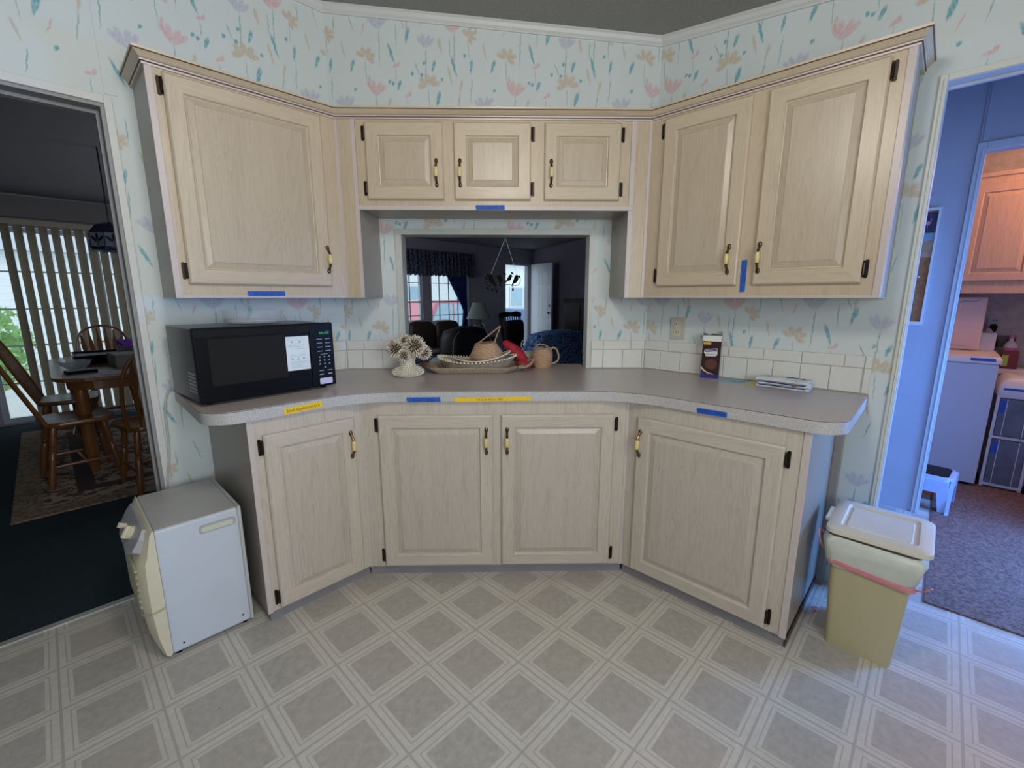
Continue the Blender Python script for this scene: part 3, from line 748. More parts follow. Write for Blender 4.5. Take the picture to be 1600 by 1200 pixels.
backface(ur, RIGHT, rr_, .640, xb - .012, zU, zUt, FZ, 'corner_panel')
backface(ur, RIGHT, rr_, xb - .012, xb + .001, zU, zUt, M['trim'], 'edge_trim', .006)
backface(ur, RIGHT, rr_, .618, .640, zU, zUt, M['trim'], 'edge_trim', .006)
door_in(ur, rr_, .188, .562, 1.377, 2.133, -dU - .003, 'l', (.524, 1.488))
door_in(ur, rr_, .624, .997, 1.377, 2.133, -dU - .003, 'r', (.646, 1.488))
# --- cornice round the tops
cpath = [Lp(.816, 0), Lp(.816, dU + .004), (xL + (dU + .004)*t2, D - dU - .004), (xR - (dU + .004)*t2, D - dU - .004), Rp(1.060, dU + .004), Rp(1.060, 0)]
cprof = [(-.004, 2.144), (.006, 2.144), (.007, 2.150), (.0055, 2.1515), (.0055, 2.153), (.011, 2.154), (.012, 2.159), (.0105, 2.160), (.0105, 2.162), (.017, 2.166), (.025, 2.176), (.029, 2.179), (.028, 2.1805), (.033, 2.182), (.034, 2.190), (-.004, 2.190)]
cor = sweep(cpath, cprof, ms=[0, 1, 2, 2, 2, 1, 2, 2, 0, 0, 0, 2, 2, 0, 0, 0])
cor = cor.build('cornice', [WX, M['trim'], plain('brown_glaze', (.20, .13, .09), .6)], smooth=30); tag(cor, 'pale wooden cornice running along the tops of all wall cabinets', 'moulding')
top = MB().prism([Lp(.81, .002), Lp(.81, dU), (xa, D - dU), (xb, D - dU), Rp(1.05, dU), Rp(1.05, .002), (xR - .003, D - .003), (xL + .003, D - .003)][::-1], 2.151, 2.17)
top.build('dust_cover', M['side'], cor)

# --- base cabinets
tB = dB*t2; zc_ = .868; tk = .035
BM = (LZ, LX)
def base(name, label, frame, loc, poly, facex, trims, toe):
    t = thing(name, label, 'cabinet', frame, loc, group='base cabinets')
    in_root(MB().prism(poly, .049, zc_, 0, 1), loc).build('carcass', [M['side'], M['side']], t)
    in_root(MB().prism(toe, 0, .05), loc).build('toe_kick', M['toe'], t)
    in_root(MB().box(facex[0], facex[1], -dB - .003, -dB, .049, zc_), loc).build('face_frame', LZ, t)
    for a, b, c_ in trims: in_root(MB().box(a, b, -dB - c_, -dB, .046, zc_), loc).build('edge_trim', M['trim'], t, bevel=.0012)
    return t
bl = base('base_cabinet', 'one-door base cabinet under the microwave end of the counter', LEFT, (-.4, 0, 0),
          [(-.714, -dB), (-tB, -dB), (-.001, -.001), (-.714, -.001)], (-.697, -tB - .001), [(-.717, -.697, .007)],
          [(-.705, -dB + .012), (-tB, -dB + .012), (-.01, -.01), (-.705, -.01)])
door_in(bl, (-.4, 0, 0), -.668, -.295, .056, .803, -dB - .003, 'l', (-.320, .684), BM)
xc0, xc1 = xL + tB, xR - tB
bc = base('base_cabinet', 'two-door base cabinet in the middle below the pass-through', BACK, (-.04, 0, 0),
          [(xc0, -dB), (xc1, -dB), (xR - .002, -.001), (xL + .002, -.001)], (xc0 + .010, xc1 - .010), [(xc0 - .001, xc0 + .010, .006), (xc1 - .010, xc1 + .001, .006)],
          [(xc0, -dB + .012), (xc1, -dB + .012), (xR - .01, -.01), (xL + .01, -.01)])
door_in(bc, (-.04, 0, 0), -.565, -.047, .058, .804, -dB - .003, 'l', (-.077, .684), BM)
door_in(bc, (-.04, 0, 0), -.010, .507, .058, .804, -dB - .003, 'r', (.017, .684), BM)
br = base('base_cabinet', 'wide one-door base cabinet beside the beige trash can', RIGHT, (.55, 0, 0),
          [(tB, -dB), (.963, -dB), (.963, -.001), (.001, -.001)], (tB + .001, .943), [(.943, .967, .007)],
          [(tB, -dB + .012), (.960, -dB + .012), (.960, -.01), (.01, -.01)])
door_in(br, (.55, 0, 0), .314, .893, .058, .800, -dB - .003, 'r', (.334, .684), BM)
in_root(MB().box(.964, .992, -.060, -.002, .0, zc_), (.55, 0, 0)).build('scribe_strip', M['side'], br)
in_root(MB().box(.9635, .967, -dB + .01, -.062, .0, .030), (.55, 0, 0)).build('base_strip', plain('worn_brown_strip', (.10, .06, .045), .6), br)

# --- the continuous counter
dC = .641; tC = dC*t2; eL, eR = .845, 1.058
pl = [Lp(eL - .02, .003), Lp(eL, dC), (xL + tC, D - dC), (xR - tC, D - dC), Rp(eR, dC), Rp(eR - .008, .003), (xR - .003, D - .003), (PT1 - .006, D - .003), (PT1 - .006, D + .172), (PT0 + .006, D + .172), (PT0 + .006, D - .003), (xL + .003, D - .003)]
rad = [0, .11, .42, .42, .10, 0, 0, 0, .01, .01, 0, 0]
pl = [(x, y) for x, y in rounded(pl, rad, 12)]
ct = thing('countertop', 'continuous grey-mauve laminate counter bending round three walls with pale speckled edge', 'countertop', WORLD, (-.04, 2.2, .868))
cl_ = (-.04, 2.2, .868)
in_root(MB().prism(pl, .868, .9110), cl_).build('edge_band', M['cedge'], ct)
in_root(MB().prism(pl, .9110, .9132), cl_).build('seam_line', plain('dark_seam', (.05, .045, .045), .6), ct)
in_root(MB().prism(pl, .9132, .915), cl_).build('laminate_top', M['ctop'], ct)
# ================================================================ things on the counter
HC = .9152
# --- microwave
A0 = (-1.1376, 1.6608); ang = math.radians(48.3)
mw = thing('microwave', 'black countertop microwave with a white instruction sticker on its door', 'microwave', Frame(*A0, ang), (0, 0, HC))
W_, H_, DP_ = .541, .298, .385
MB().box(.004, W_ - .004, .028, DP_, .012, H_ - .004).build('casing', plain('satin_black_steel', (.06, .06, .07), .28, .3), mw, bevel=.004)
MB().box(0, .432, 0, .028, .012, H_).build('door', M['black'], mw, bevel=.005)
dr = [o for o in mw.children if o.name.startswith('door')][0]
MB().box(.045, .330, -.0012, .001, .075, .255).build('window', M['black_mesh'], dr)
MB().box(.0, .432, -.0008, 0, .262, .290).build('gloss_strip', M['black_glass'], dr)
MB().box(.433, W_, 0, .028, .012, H_).build('control_panel', plain('black_key_panel', (.005, .005, .006), .4, spec=.12), mw, bevel=.005)
cpn = [o for o in mw.children if o.name.startswith('control_panel')][0]
MB().box(.470, .522, -.001, .001, .243, .263).build('display', M['black_glass'], cpn)
tm, wd = text_mb('88:88', .010); tm.xf(lambda x, y, z: (x*.042/wd + .475, -.0014, z + .2475)).build('clock_digits', M['green_led'], cpn)
mb = MB()
for r_, zz in enumerate((.226, .208, .190, .172)):
    for cx in (.474, .512): mb.box(cx - .012, cx + .012, -.001, 0, zz - .0016, zz + .0016)
for r_, zz in enumerate((.146, .130, .114, .098)):
    for cx in (.470, .492, .514):
        if r_ < 3 or cx == .492:
            mb.box(cx - .003, cx + .003, -.001, 0, zz - .003, zz + .003)
mb.box(.464, .484, -.001, 0, .082, .085).box(.504, .524, -.001, 0, .082, .085).box(.476, .508, -.001, 0, .157, .159)
mb.build('key_markings', M['print_grey'], cpn)
for cx in (.474, .514): MB().box(cx - .009, cx + .009, -.001, 0, .0655, .0685).build('button_label', M['white_plastic'], cpn)
st = MB().prism([(0, 0), (.098, 0), (.098, .146), (0, .146)], 0, .0008).xf(lambda x, y, z: (.327 + x, -.0022 + z, .099 + y)).build('instruction_sticker', M['paper'], dr)
mb = MB()
random.seed(3)
for zz in (.238, .229, .214, .206, .201, .192, .165, .158, .136, .129, .120, .112):
    a_ = random.uniform(.333, .345); mb.box(a_, a_ + random.uniform(.045, .08), -.0026, -.0024, zz - .0007, zz + .0007)
for cx, cz_ in ((.352, .220), (.386, .219), (.350, .146), (.374, .146), (.398, .147)):
    mb.box(cx - .006, cx + .006, -.0026, -.0024, cz_ - .001, cz_ + .001); mb.box(cx - .0035, cx + .0035, -.0026, -.0024, cz_, cz_ + .006)
mb.build('printed_lines', plain('sticker_print', (.28, .45, .55), .6), dr)
MB().slab(rrect(.463, .522, .022, .049, .005, 3), -.0015, .001).build('name_badge', plain('lilac_badge', (.62, .58, .80), .35), cpn)
mb = MB()
for i in range(8):
    for j in range(6): mb.box(-.0002 + .0035, .0046, .05 + i*.012, .058 + i*.012, .045 + j*.014, .053 + j*.014)
mb.build('vent', plain('vent_light_grey', (.30, .31, .33), .4), mw)
for fx in (.04, .50):
    for fy in (.05, .34): MB().lathe([(.012, 0), (.014, .012)], (fx, fy, 0), 12).build('foot', M['black'], mw)
# --- clear cake cover / container on the microwave
gc = thing('glass_dome_dish', 'clear ribbed container lying on top of the microwave', 'dish', Frame(*A0, ang), (.30, .24, HC + H_ - .003))
MB().lathe([(.100, 0), (.112, .006), (.116, .020), (.120, .050), (.126, .056), (.123, .058), (.117, .052), (.112, .02), (.10, .004)], (0, 0, 0), 40, 0, 1, .9, .0).build('bowl', M['clear'], gc, smooth=True)
MB().lathe([(.096, .003), (.1, .010), (.1165, .012), (.118, .018)], (0, 0, 0), 40, 0, 1, .9).build('ribbed_rim', plain('frosted_rim', (.75, .80, .84), .3, alpha=.35), gc)
# --- appliance cord down the wall by the dining doorway
cw = lambda s_, d, z: tuple(LEFT.w(-s_, -d, z))
pts = [cw(.80, .05, .925), cw(.825, .04, .93), cw(.848, .02, .915), cw(.865, .018, .86), cw(.872, .016, .78), cw(.873, .014, .70), cw(.880, .014, .62), cw(.895, .018, .54), cw(.905, .022, .46), cw(.905, .03, .38), cw(.900, .035, .30)]
def smooth_path(pts, k=4):
    out = []; P_ = [Vector(p) for p in pts]
    for i in range(len(P_) - 1):
        a, b, c, d_ = P_[max(i - 1, 0)], P_[i], P_[i + 1], P_[min(i + 2, len(P_) - 1)]
        for j in range(k):
            t = j/k; out.append(.5*((2*b) + (c - a)*t + (2*a - 5*b + 4*c - d_)*t*t + (3*b - a - 3*c + d_)*t**3))
    out.append(P_[-1]); return [tuple(p) for p in out]
o = MB().tube(smooth_path(pts), .0042, 8).build('power_cord', plain('grey_white_cord', (.50, .50, .47), .5), smooth=True)
tag(o, 'grey-white power cord hanging from the counter end beside the dining doorway', 'cord')

# --- tape strips with handwriting
def tape(frame, x0, x1, z0, z1, y, mat, txt, ink, label, rot=0, skew=0, vertical=False, group='painter tape labels'):
    cx, cz0 = (x0 + x1)/2, (z0 + z1)/2
    t = thing('tape_label', label, 'tape', frame, (cx, y, cz0), group=group)
    hw, hh = (x1 - x0)/2, (z1 - z0)/2
    pts = [(-hw + .003, -hh), (hw - .001, -hh + .001), (hw, -hh*.2), (hw - .002, hh), (-hw + .001, hh - .001), (-hw, hh*.1)]
    pts = [(a, b + skew*a) for a, b in pts]
    MB().slab(pts, -.0006, 0).build('tape_strip', mat, t)
    if txt:
        L, Ht = (2*hh, 2*hw) if vertical else (2*hw, 2*hh)
        tm, wd = text_mb(txt, Ht*.52, shear=.15); k = min(1, L*.86/max(wd, .001))
        if vertical: tm.xf(lambda x, y_, z: (-z*1 + Ht*.15, -.0009, -(x*k - wd*k/2)) if False else (z - Ht*.15, -.0009, -(x*k - wd*k/2)))
        else: tm.xf(lambda x, y_, z: (x*k - wd*k/2, -.0009, z - Ht*.25 + skew*(x*k - wd*k/2)))
        tm.build('writing', ink, t)
    return t
BT, YT = M['blue_tape'], M['yellow_tape']
tape(LEFT, -.562, -.408, 1.329, 1.352, -dU - .0065, BT, 'ATLANTIS - G', M['navy_ink'], 'blue tape strip with dark capitals under the upper left cabinet door')
tape(BACK, -.131, .012, 1.742, 1.765, -dU - .0085, BT, 'COOK BOOKS - G', M['navy_ink'], 'blue tape strip on the rail under the three small doors')
tape(RIGHT, .573, .598, 1.347, 1.483, -dU - .0035, BT, 'PLATES', M['navy_ink'], 'upright blue tape strip between the two upper right doors', vertical=True)
tape(BACK, -.430, -.279, .866, .889, -dC - .0008, BT, 'Bowls + Trays', M['navy_ink'], 'blue tape strip on the counter edge left of the long yellow one')
tape(BACK, -.216, .125, .868, .888, -dC - .0008, YT, '| Cook Ware - Mis.    ::', M['ink'], 'long yellow tape strip on the counter edge reading Cook Ware', skew=.012)
tape(LEFT, -.585, -.433, .873, .899, -dC - .0008, YT, 'Small Appliances to 6', M['ink'], 'short yellow tape strip on the counter edge below the microwave', skew=.03)
tape(RIGHT, .571, .688, .869, .891, -dC - .0008, BT, '(PLASTIC + TUPPER)', M['navy_ink'], 'blue tape strip on the right part of the counter edge')

# --- shell ornament
vs = thing('shell_ornament', 'white seashell flower ornament at the left end of the wicker trays', 'ornament', WORLD, (-.505, 2.355, HC))
foot = MB().lathe([(.060, 0), (.072, .010), (.074, .02), (.060, .034), (.038, .042), (.030, .055), (.029, .085), (.032, .105)], (0, 0, 0), 24).build('base', M['shell'], vs, smooth=True)
def shell_piece(mb, c, dirv, ln, wd, m):
    dirv = Vector(dirv).normalized(); c = Vector(c)
    a = dirv.orthogonal().normalized(); b_ = dirv.cross(a); b0 = len(mb.v)
    mb.v += [tuple(c), *[tuple(c + dirv*ln*.55 + a*math.cos(q)*wd + b_*math.sin(q)*wd*.7) for q in (0, PI/2, PI, 3*PI/2)], tuple(c + dirv*ln)]
    for k in range(4): mb.quad([b0, b0 + 1 + k, b0 + 1 + (k + 1) % 4], m); mb.quad([b0 + 5, b0 + 1 + (k + 1) % 4, b0 + 1 + k], m)
mb = MB(); random.seed(5)
prof = [(.066, .004), (.077, .011), (.080, .020), (.074, .029), (.062, .036), (.046, .042), (.037, .050), (.034, .060), (.034, .070), (.035, .080), (.037, .090), (.038, .100)]
for i, (r_, z_) in enumerate(prof):
    n_ = max(9, int(r_*2*PI/.013))
    for k in range(n_):
        q = 2*PI*(k + .5*(i % 2))/n_
        shell_piece(mb, (math.cos(q)*(r_ - .006), math.sin(q)*(r_ - .006), z_), (math.cos(q), math.sin(q), .35), .014, .0062, 0)
mb.build('shell_rows', [M['shell']], vs, kind='stuff')
for (cx, cy, cz_, r_, n_) in ((-.058, -.005, .142, .046, 150), (.042, -.015, .158, .052, 190), (-.012, -.035, .112, .032, 90), (.088, .005, .122, .036, 110), (-.012, .02, .178, .034, 90)):
    h = MB().ball((cx, cy, cz_), r_*.66, 12).build('flower_head', M['bark'], vs, smooth=True)
    mb = MB()
    for k in range(n_):
        z_ = 1 - 2*(k + .5)/n_; q = k*2.39996; rr = math.sqrt(1 - z_*z_); dv = (rr*math.cos(q), rr*math.sin(q), z_)
        shell_piece(mb, (cx + dv[0]*r_*.65, cy + dv[1]*r_*.65, cz_ + dv[2]*r_*.65), (dv[0] + random.uniform(-.2, .2), dv[1] + random.uniform(-.2, .2), dv[2] + random.uniform(-.2, .2)), r_*.58, .0042, 0 if random.random() < .75 else 1)
    mb.build('petal_shells', [M['shell'], M['shell_p']], h, kind='stuff')
    MB().tube([(cx*.2, cy*.2, .09), (cx, cy, cz_)], .006, 6).build('stem', M['shell_p'], vs)

# --- wicker tray
def basket(t, rim, base_, z0, z1, mat, th=.004, name='body'):
    mb = MB(); inset = lambda p, k: [((x - cx)*k + cx, (y - cy)*k + cy) for x, y in p]
    cx = sum(p[0] for p in rim)/len(rim); cy = sum(p[1] for p in rim)/len(rim)
    mid = [(lerp(a[0], b[0], .6), lerp(a[1], b[1], .6)) for a, b in zip(base_, rim)]
    rings = [[(x, y, z0) for x, y in base_], [(x, y, lerp(z0, z1, .5)) for x, y in mid], [(x, y, z1) for x, y in rim],
             [(x, y, z1 + th*.5) for x, y in inset(rim, .98)], [(x, y, lerp(z0, z1, .5)) for x, y in inset(mid, .96)], [(x, y, z0 + th) for x, y in inset(base_, .96)]]
    mb.rings(rings, cap=True, cap0=True); return mb.build(name, mat, t, smooth=50)
ty = thing('wicker_tray', 'large flat woven tray with turned-up rim lying on the counter', 'tray', WORLD, (-.15, 2.50, HC))
rim = rounded([(-.29, -.02), (-.235, -.125), (.18, -.125), (.27, .0), (.25, .13), (-.25, .13)], [.05, .05, .05, .05, .04, .04], 4)
bse = [(x*.86, y*.84) for x, y in rim]
basket(ty, rim, bse, 0, .030, M['wicker'])
MB().tube([(x, y, .031) for x, y in rim], .0055, 6, closed=True).build('rim', M['wicker'], ty, smooth=True)
hp = smooth_path([(.235, -.07, .030), (.285, -.055, .033), (.318, .0, .052), (.318, .05, .056), (.26, .075, .034)])
MB().tube(hp, .008, 8).build('handle', M['wicker'], ty, smooth=True)
MB().tube(smooth_path([(-.27, .06, .030), (-.31, .04, .036), (-.315, .0, .036), (-.28, -.03, .031)]), .008, 8).build('handle', plain('brown_cane', (.16, .08, .05), .5), ty, smooth=True)
# --- oval basket with a shell rim
ob = thing('oval_basket', 'oval woven basket edged with a row of small shells on the tray', 'basket', WORLD, (-.145, 2.50, HC + .012))
el = lambda rx, ry, n=36: [(rx*math.cos(2*PI*k/n), ry*math.sin(2*PI*k/n)) for k in range(n)]
N_ = 36
def rim_z(q): return .058 + .012*math.cos(2*q)*1 + .006*math.cos(q)
mb = MB(); R_ = []
for rx, ry, zf in ((.170, .085, lambda q: 0), (.195, .100, lambda q: rim_z(q)*.5), (.218, .118, rim_z), (.214, .114, lambda q: rim_z(q) + .001), (.190, .096, lambda q: rim_z(q)*.5 + .002), (.166, .082, lambda q: .004)):
    R_.append([(rx*math.cos(2*PI*k/N_), ry*math.sin(2*PI*k/N_), zf(2*PI*k/N_)) for k in range(N_)])
mb.rings(R_, cap=True, cap0=True).build('body', M['wicker_g'], ob, smooth=50)
mb = MB()
for k in range(64):
    q = 2*PI*k/64; mb.ball((.219*math.cos(q), .119*math.sin(q), rim_z(q) + .002), .0075, 6, 0, 1, .7, .8)
mb.build('shell_edging', M['shell'], ob, smooth=True, kind='stuff')
mb = MB()
for k in range(30):
    q = PI*.55 + PI*.75*k/30; c_ = (.216*math.cos(q), .118*math.sin(q), rim_z(q))
    shell_piece(mb, c_, (math.cos(q)*.5, math.sin(q)*.5, 1), .018, .004, 0)
mb.build('shell_fringe', M['shell'], ob, kind='stuff')
# --- boat shaped basket
bb = thing('boat_basket', 'shallow boat-shaped woven basket tipped inside the shell-edged one', 'basket', WORLD, (-.115, 2.49, HC + .036))
mb = MB(); R_ = []
rz = lambda q: .046 + .018*math.cos(q) + .014*math.cos(2*q)
for rx, ry, zf in ((.10, .05, lambda q: 0.0), (.135, .075, lambda q: rz(q)*.5), (.160, .092, rz), (.156, .088, lambda q: rz(q) + .001), (.130, .070, lambda q: rz(q)*.5 + .002), (.096, .046, lambda q: .004)):
    R_.append([(rx*math.cos(2*PI*k/N_), ry*math.sin(2*PI*k/N_), zf(2*PI*k/N_)) for k in range(N_)])
mb.rings(R_, cap=True, cap0=True).build('body', M['wicker_g'], bb, smooth=50)
MB().tube([(.159*math.cos(2*PI*k/N_), .091*math.sin(2*PI*k/N_), rz(2*PI*k/N_)) for k in range(N_)], .004, 6, closed=True).build('rim', M['shell'], bb, smooth=True)
# --- small pot basket with bent handle
pb = thing('pot_basket', 'small peach round basket with a long bent handle on top of the pile', 'basket', WORLD, (-.088, 2.49, HC + .056))
pb.rotation_euler = (0, math.radians(-5), 0)
MB().lathe([(.060, .012), (.086, .020), (.094, .034), (.088, .052), (.072, .078), (.060, .100), (.056, .102), (.066, .08), (.082, .052), (.086, .034), (.05, .018)], (0, 0, 0), 30, wob=.01).build('body', M['wicker_p'], pb, smooth=60)
MB().tube(smooth_path([(-.052, .01, .100), (-.02, .01, .118), (.03, .0, .150), (.082, .0, .184), (.088, -.005, .183), (.072, -.01, .150), (.056, -.02, .118), (.048, -.02, .098)]), .0035, 8).build('handle', M['wicker_p'], pb, smooth=True)
MB().tube([(.057*math.cos(2*PI*k/24), .057*math.sin(2*PI*k/24), .102) for k in range(24)], .004, 6, closed=True).build('rim', M['wicker_p'], pb, smooth=True)
# --- mug shaped basket
mg = thing('mug_basket', 'small mug-shaped peach wicker basket with a looped side handle', 'basket', WORLD, (.232, 2.622, HC))
MB().lathe([(.050, 0), (.055, .01), (.062, .055), (.061, .085), (.050, .108), (.048, .114), (.045, .112), (.055, .085), (.056, .05), (.045, .006)], (0, 0, 0), 28, wob=.01).build('body', M['wicker_p'], mg, smooth=60)
MB().tube(smooth_path([(.050, 0, .100), (.062, 0, .118), (.085, 0, .105), (.098, 0, .065), (.088, 0, .035), (.055, 0, .022)]), .0055, 8).build('handle', M['wicker_p'], mg, smooth=True)
MB().tube(smooth_path([(-.046, .0, .105), (-.035, .0, .130), (.0, 0, .137), (.030, 0, .124), (.042, 0, .108)]), .0035, 8).build('handle', M['wicker_p'], mg, smooth=True)
MB().tube([(.049*math.cos(2*PI*k/24), .049*math.sin(2*PI*k/24), .113) for k in range(24)], .0045, 6, closed=True).build('rim', M['wicker_g'], mg, smooth=True)
# --- red cloth, pale pouch and blue foil behind the baskets
rc = thing('red_cloth_bundle', 'crumpled dark red fabric bundle between the baskets and the mug basket', 'cloth', WORLD, (.085, 2.60, HC))
random.seed(11)
def clump(mb, n, sx, sy, sz, tilt, seed):
    random.seed(seed); ph = [random.uniform(0, 6) for _ in range(6)]
    def fn(u, v):
        th = 2*PI*u; ph_ = PI*v; r = 1 + .16*math.sin(4*th + ph[0]) * math.sin(ph_) + .10*math.sin(9*th + ph[1] + 3*ph_)
        x, y, z = math.sin(ph_)*math.cos(th)*r, math.sin(ph_)*math.sin(th)*r, -math.cos(ph_)*(1 + .1*math.sin(3*th + ph[2]))
        x, z = x*sx, z*sz; return (x*math.cos(tilt) + z*math.sin(tilt), y*sy, -x*math.sin(tilt) + z*math.cos(tilt))
    mb.sheet(fn, n, n//2); return mb
clump(MB(), 28, .095, .035, .034, .75, 1).xf(lambda x, y, z: (x, y, max(z + .082, .001))).build('fabric_roll', M['red'], rc, smooth=70)
clump(MB(), 24, .05, .045, .030, .1, 2).xf(lambda x, y, z: (x + .045, y - .01, max(z + .028, 0))).build('fabric_end', M['red'], rc, smooth=70)
gp = thing('green_print_pouch', 'small pale green printed pouch behind the red bundle', 'pouch', WORLD, (.155, 2.68, HC))
clump(MB(), 20, .05, .022, .045, .2, 4).xf(lambda x, y, z: (x, y, max(z + .044, 0))).build('pouch_body', plain('green_white_print', (.32, .36, .24), .6, var=.4, vs=60), gp, smooth=70)
MB().tube(smooth_path([(-.02, 0, .08), (-.045, 0, .12), (-.038, 0, .15), (-.028, 0, .158)]), .0015, 6).build('cord_loop', M['white_plastic'], gp)
bf = thing('blue_foil_bag', 'crumpled pale blue plastic bag behind the shell ornament', 'bag', WORLD, (-.375, 2.66, HC))
clump(MB(), 22, .075, .04, .030, -.25, 6).xf(lambda x, y, z: (x, y, max(z + .034, 0))).build('bag_body', M['teal_rib'], bf, smooth=50)
clump(MB(), 18, .05, .03, .018, .2, 8).xf(lambda x, y, z: (x - .085, y + .01, max(z + .018, 0))).build('bag_fold', plain('navy_red_fabric', (.05, .02, .06), .7, var=.6, vs=50), bf, smooth=50)

# --- biscuit carton
cf = Frame(1.026, 2.268, math.radians(-27))
ca = thing('biscuit_carton', 'tall torn-open chocolate biscuit carton standing against the tiles', 'carton', cf, (0, 0, HC))
CW, CD, CH = .086, .058, .190
MB().box(0, CW, 0, CD, 0, CH, faces={'+x': 1, '-x': 1}).build('box', [M['choc'], M['foil']], ca)
MB().box(0, CW, -.0006, .001, CH - .001, CH + .028).build('front_flap', M['cartonwhite'], ca)
mb = MB(); random.seed(2)
e0 = [(.0, CH + .028)]; 
for k in range(9): e0.append((CW*k/8, CH + .030 + random.uniform(0, .010)))
e0 += [(CW, CH + .028)]
MB().slab(e0, .006, .0075).build('torn_flap', M['foil'], ca)
MB().slab([(0, CH - .002), (CD, CH - .002), (CD, CH + .046), (.03, CH + .05), (.008, CH + .03)], CW - .0012, CW, axis='x').build('side_flap', M['choc'], ca)
MB().slab([(0, 0), (0, CH), (CD, CH), (CD, 0)], CW, CW + .0004, axis='x').build('side_print', M['foil'], ca)
for nm, poly_, mt in (('price_flash', rrect(.002, .040, .172, .184, .005, 3), M['gold']), ('name_plate', [(.012, .148), (.070, .154), (.072, .120), (.062, .114), (.018, .112), (.016, .124), (.008, .130)], M['cartonwhite']),
                      ('purple_foot', [(0, 0), (CW, 0), (CW, .018), (.05, .018), (.02, .026), (0, .045)], M['violet']),
                      ('gold_swoosh', [(0, .048), (.012, .036), (.030, .025), (.060, .019), (.060, .022), (.034, .029), (.016, .042), (0, .060)], plain('cream_gold', (.75, .58, .36), .4))):
    MB().slab(poly_, -.0010, -.0002).build(nm, mt, ca)
MB().slab([(.014, .134), (.068, .139), (.068, .150), (.014, .146)], -.0014, -.0010).build('blue_plate', M['violet'], ca)
MB().slab([(.045 + .030*math.cos(2*PI*k/18), .072 + .027*math.sin(2*PI*k/18)) for k in range(18)], -.0012, -.0002).build('biscuit_picture', M['biscuit'], ca)
tm, wd = text_mb("McVitie's", .006); tm.xf(lambda x, y, z: (x*.046/wd + .018, -.0017, z + .1395)).build('lettering', M['cartonwhite'], ca)
tm, wd = text_mb("Digestives", .007); tm.xf(lambda x, y, z: (x*.046/wd + .019, -.0014, z + .121)).build('lettering', M['violet'], ca)
# --- leaflet and towel
def flat_poly(name, label, cat, pts, mat, z=HC, th=.0012):
    cx = sum(p[0] for p in pts)/len(pts); cy = sum(p[1] for p in pts)/len(pts)
    t = thing(name, label, cat, WORLD, (cx, cy, z)); MB().prism([(x - cx, y - cy) for x, y in pts], 0, th).build('sheet', mat, t); return t, (cx, cy)
lf, lc = flat_poly('leaflet', 'pale blue leaflet with a darker oval lying between carton and towel', 'leaflet', [(1.045, 2.185), (1.150, 2.080), (1.235, 2.150), (1.150, 2.245)], M['lightblue'])
MB().prism([(.035*math.cos(2*PI*k/20)*1.1 + .02, .022*math.sin(2*PI*k/20) - .01) for k in range(20)], .0013, .0016).xf(lambda x, y, z: (x*.7 + y*.7 + .005, -x*.7 + y*.7 - .0, z)).build('oval_print', M['midblue'], lf)
flat_poly('leaflet', 'pale yellow leaflet corner showing beside the folded towel', 'leaflet', [(1.150, 2.080), (1.205, 2.015), (1.290, 2.10), (1.235, 2.150)], M['olive'])
F_t = Frame(1.292, 1.992, math.radians(-45))
tw = thing('folded_towel', 'folded white dish towel with dark blue edge stripes near the counter end', 'towel', F_t, (0, 0, HC))
def towel_layer(z0, th, dx, m):
    def sect(x):                                       # cross-section outline at x
        hw = .050 + .006*math.sin(x*30); b_ = .003*math.sin(x*40 + z0*300)
        return [(x, -hw + dx*.3, z0), (x, -hw - .006 + dx*.3, z0 + th*.5), (x, -hw + dx*.3, z0 + th + b_), (x, 0, z0 + th + .003 + b_), (x, hw, z0 + th*.8), (x, hw + .004, z0 + th*.4), (x, hw, z0)]
    xs = [-.10 + dx + i*.205/14 for i in range(15)]
    return MB().rings([sect(x) for x in xs], cap=True, cap0=True)
for i, (z0, th, dx) in enumerate(((.0, .013, 0), (.014, .013, .006), (.028, .017, -.004))):
    towel_layer(z0, th, dx, 0).build('fold', plain('white_terry_%d' % i, (.68, .72, .76), .9, var=.05, bmp=.4, bs=300), tw, smooth=60)
for z_, y_ in ((.0135, -.0535), (.0275, -.0525)):
    MB().tube([(-.095 + k*.019, y_ - .006*math.sin((-.095 + k*.019)*30) - .002, z_) for k in range(11)], .0018, 6).build('stripe', M['navy'], tw)
MB().tube([(-.07 + k*.017, .0 - .02*k/10, .0495 + .003*math.sin((-.07 + k*.017)*40 + 6)) for k in range(10)], .0016, 5).build('stripe', M['navy'], tw)
MB().lathe([(.012, 0), (.009, .0004)], (.055, -.045, .036), 12).xf(lambda x, y, z: (x, y - .0125, z + (y + .045)*1.2 - .004)).build('coffee_stain', M['stain'], tw)

# --- wall outlet
ol = thing('wall_outlet', 'ivory double wall outlet above the tiles left of the carton', 'outlet', RIGHT, (.191, 0, 1.155))
MB().slab(rrect(-.040, .040, -.060, .060, .004, 3), -.006, 0).build('cover_plate', M['ceramic'], ol, bevel=.0015)
for s_ in (-1, 1):
    r_ = MB().slab(rrect(-.017, .017, s_*.022 - .019, s_*.022 + .019, .008, 4), -.009, -.005).build('receptacle', M['offwhite'], ol)
    mb = MB(); mb.box(-.008, -.0055, -.0096, -.009, s_*.022 - .002, s_*.022 + .008).box(.0055, .008, -.0096, -.009, s_*.022 - .002, s_*.022 + .008); mb.lathe([(.003, 0), (.003, .0006)], (0, 0, 0), 8).xf(lambda x, y, z: (x, y, z)) 
    mb.build('slots', M['black'], r_)

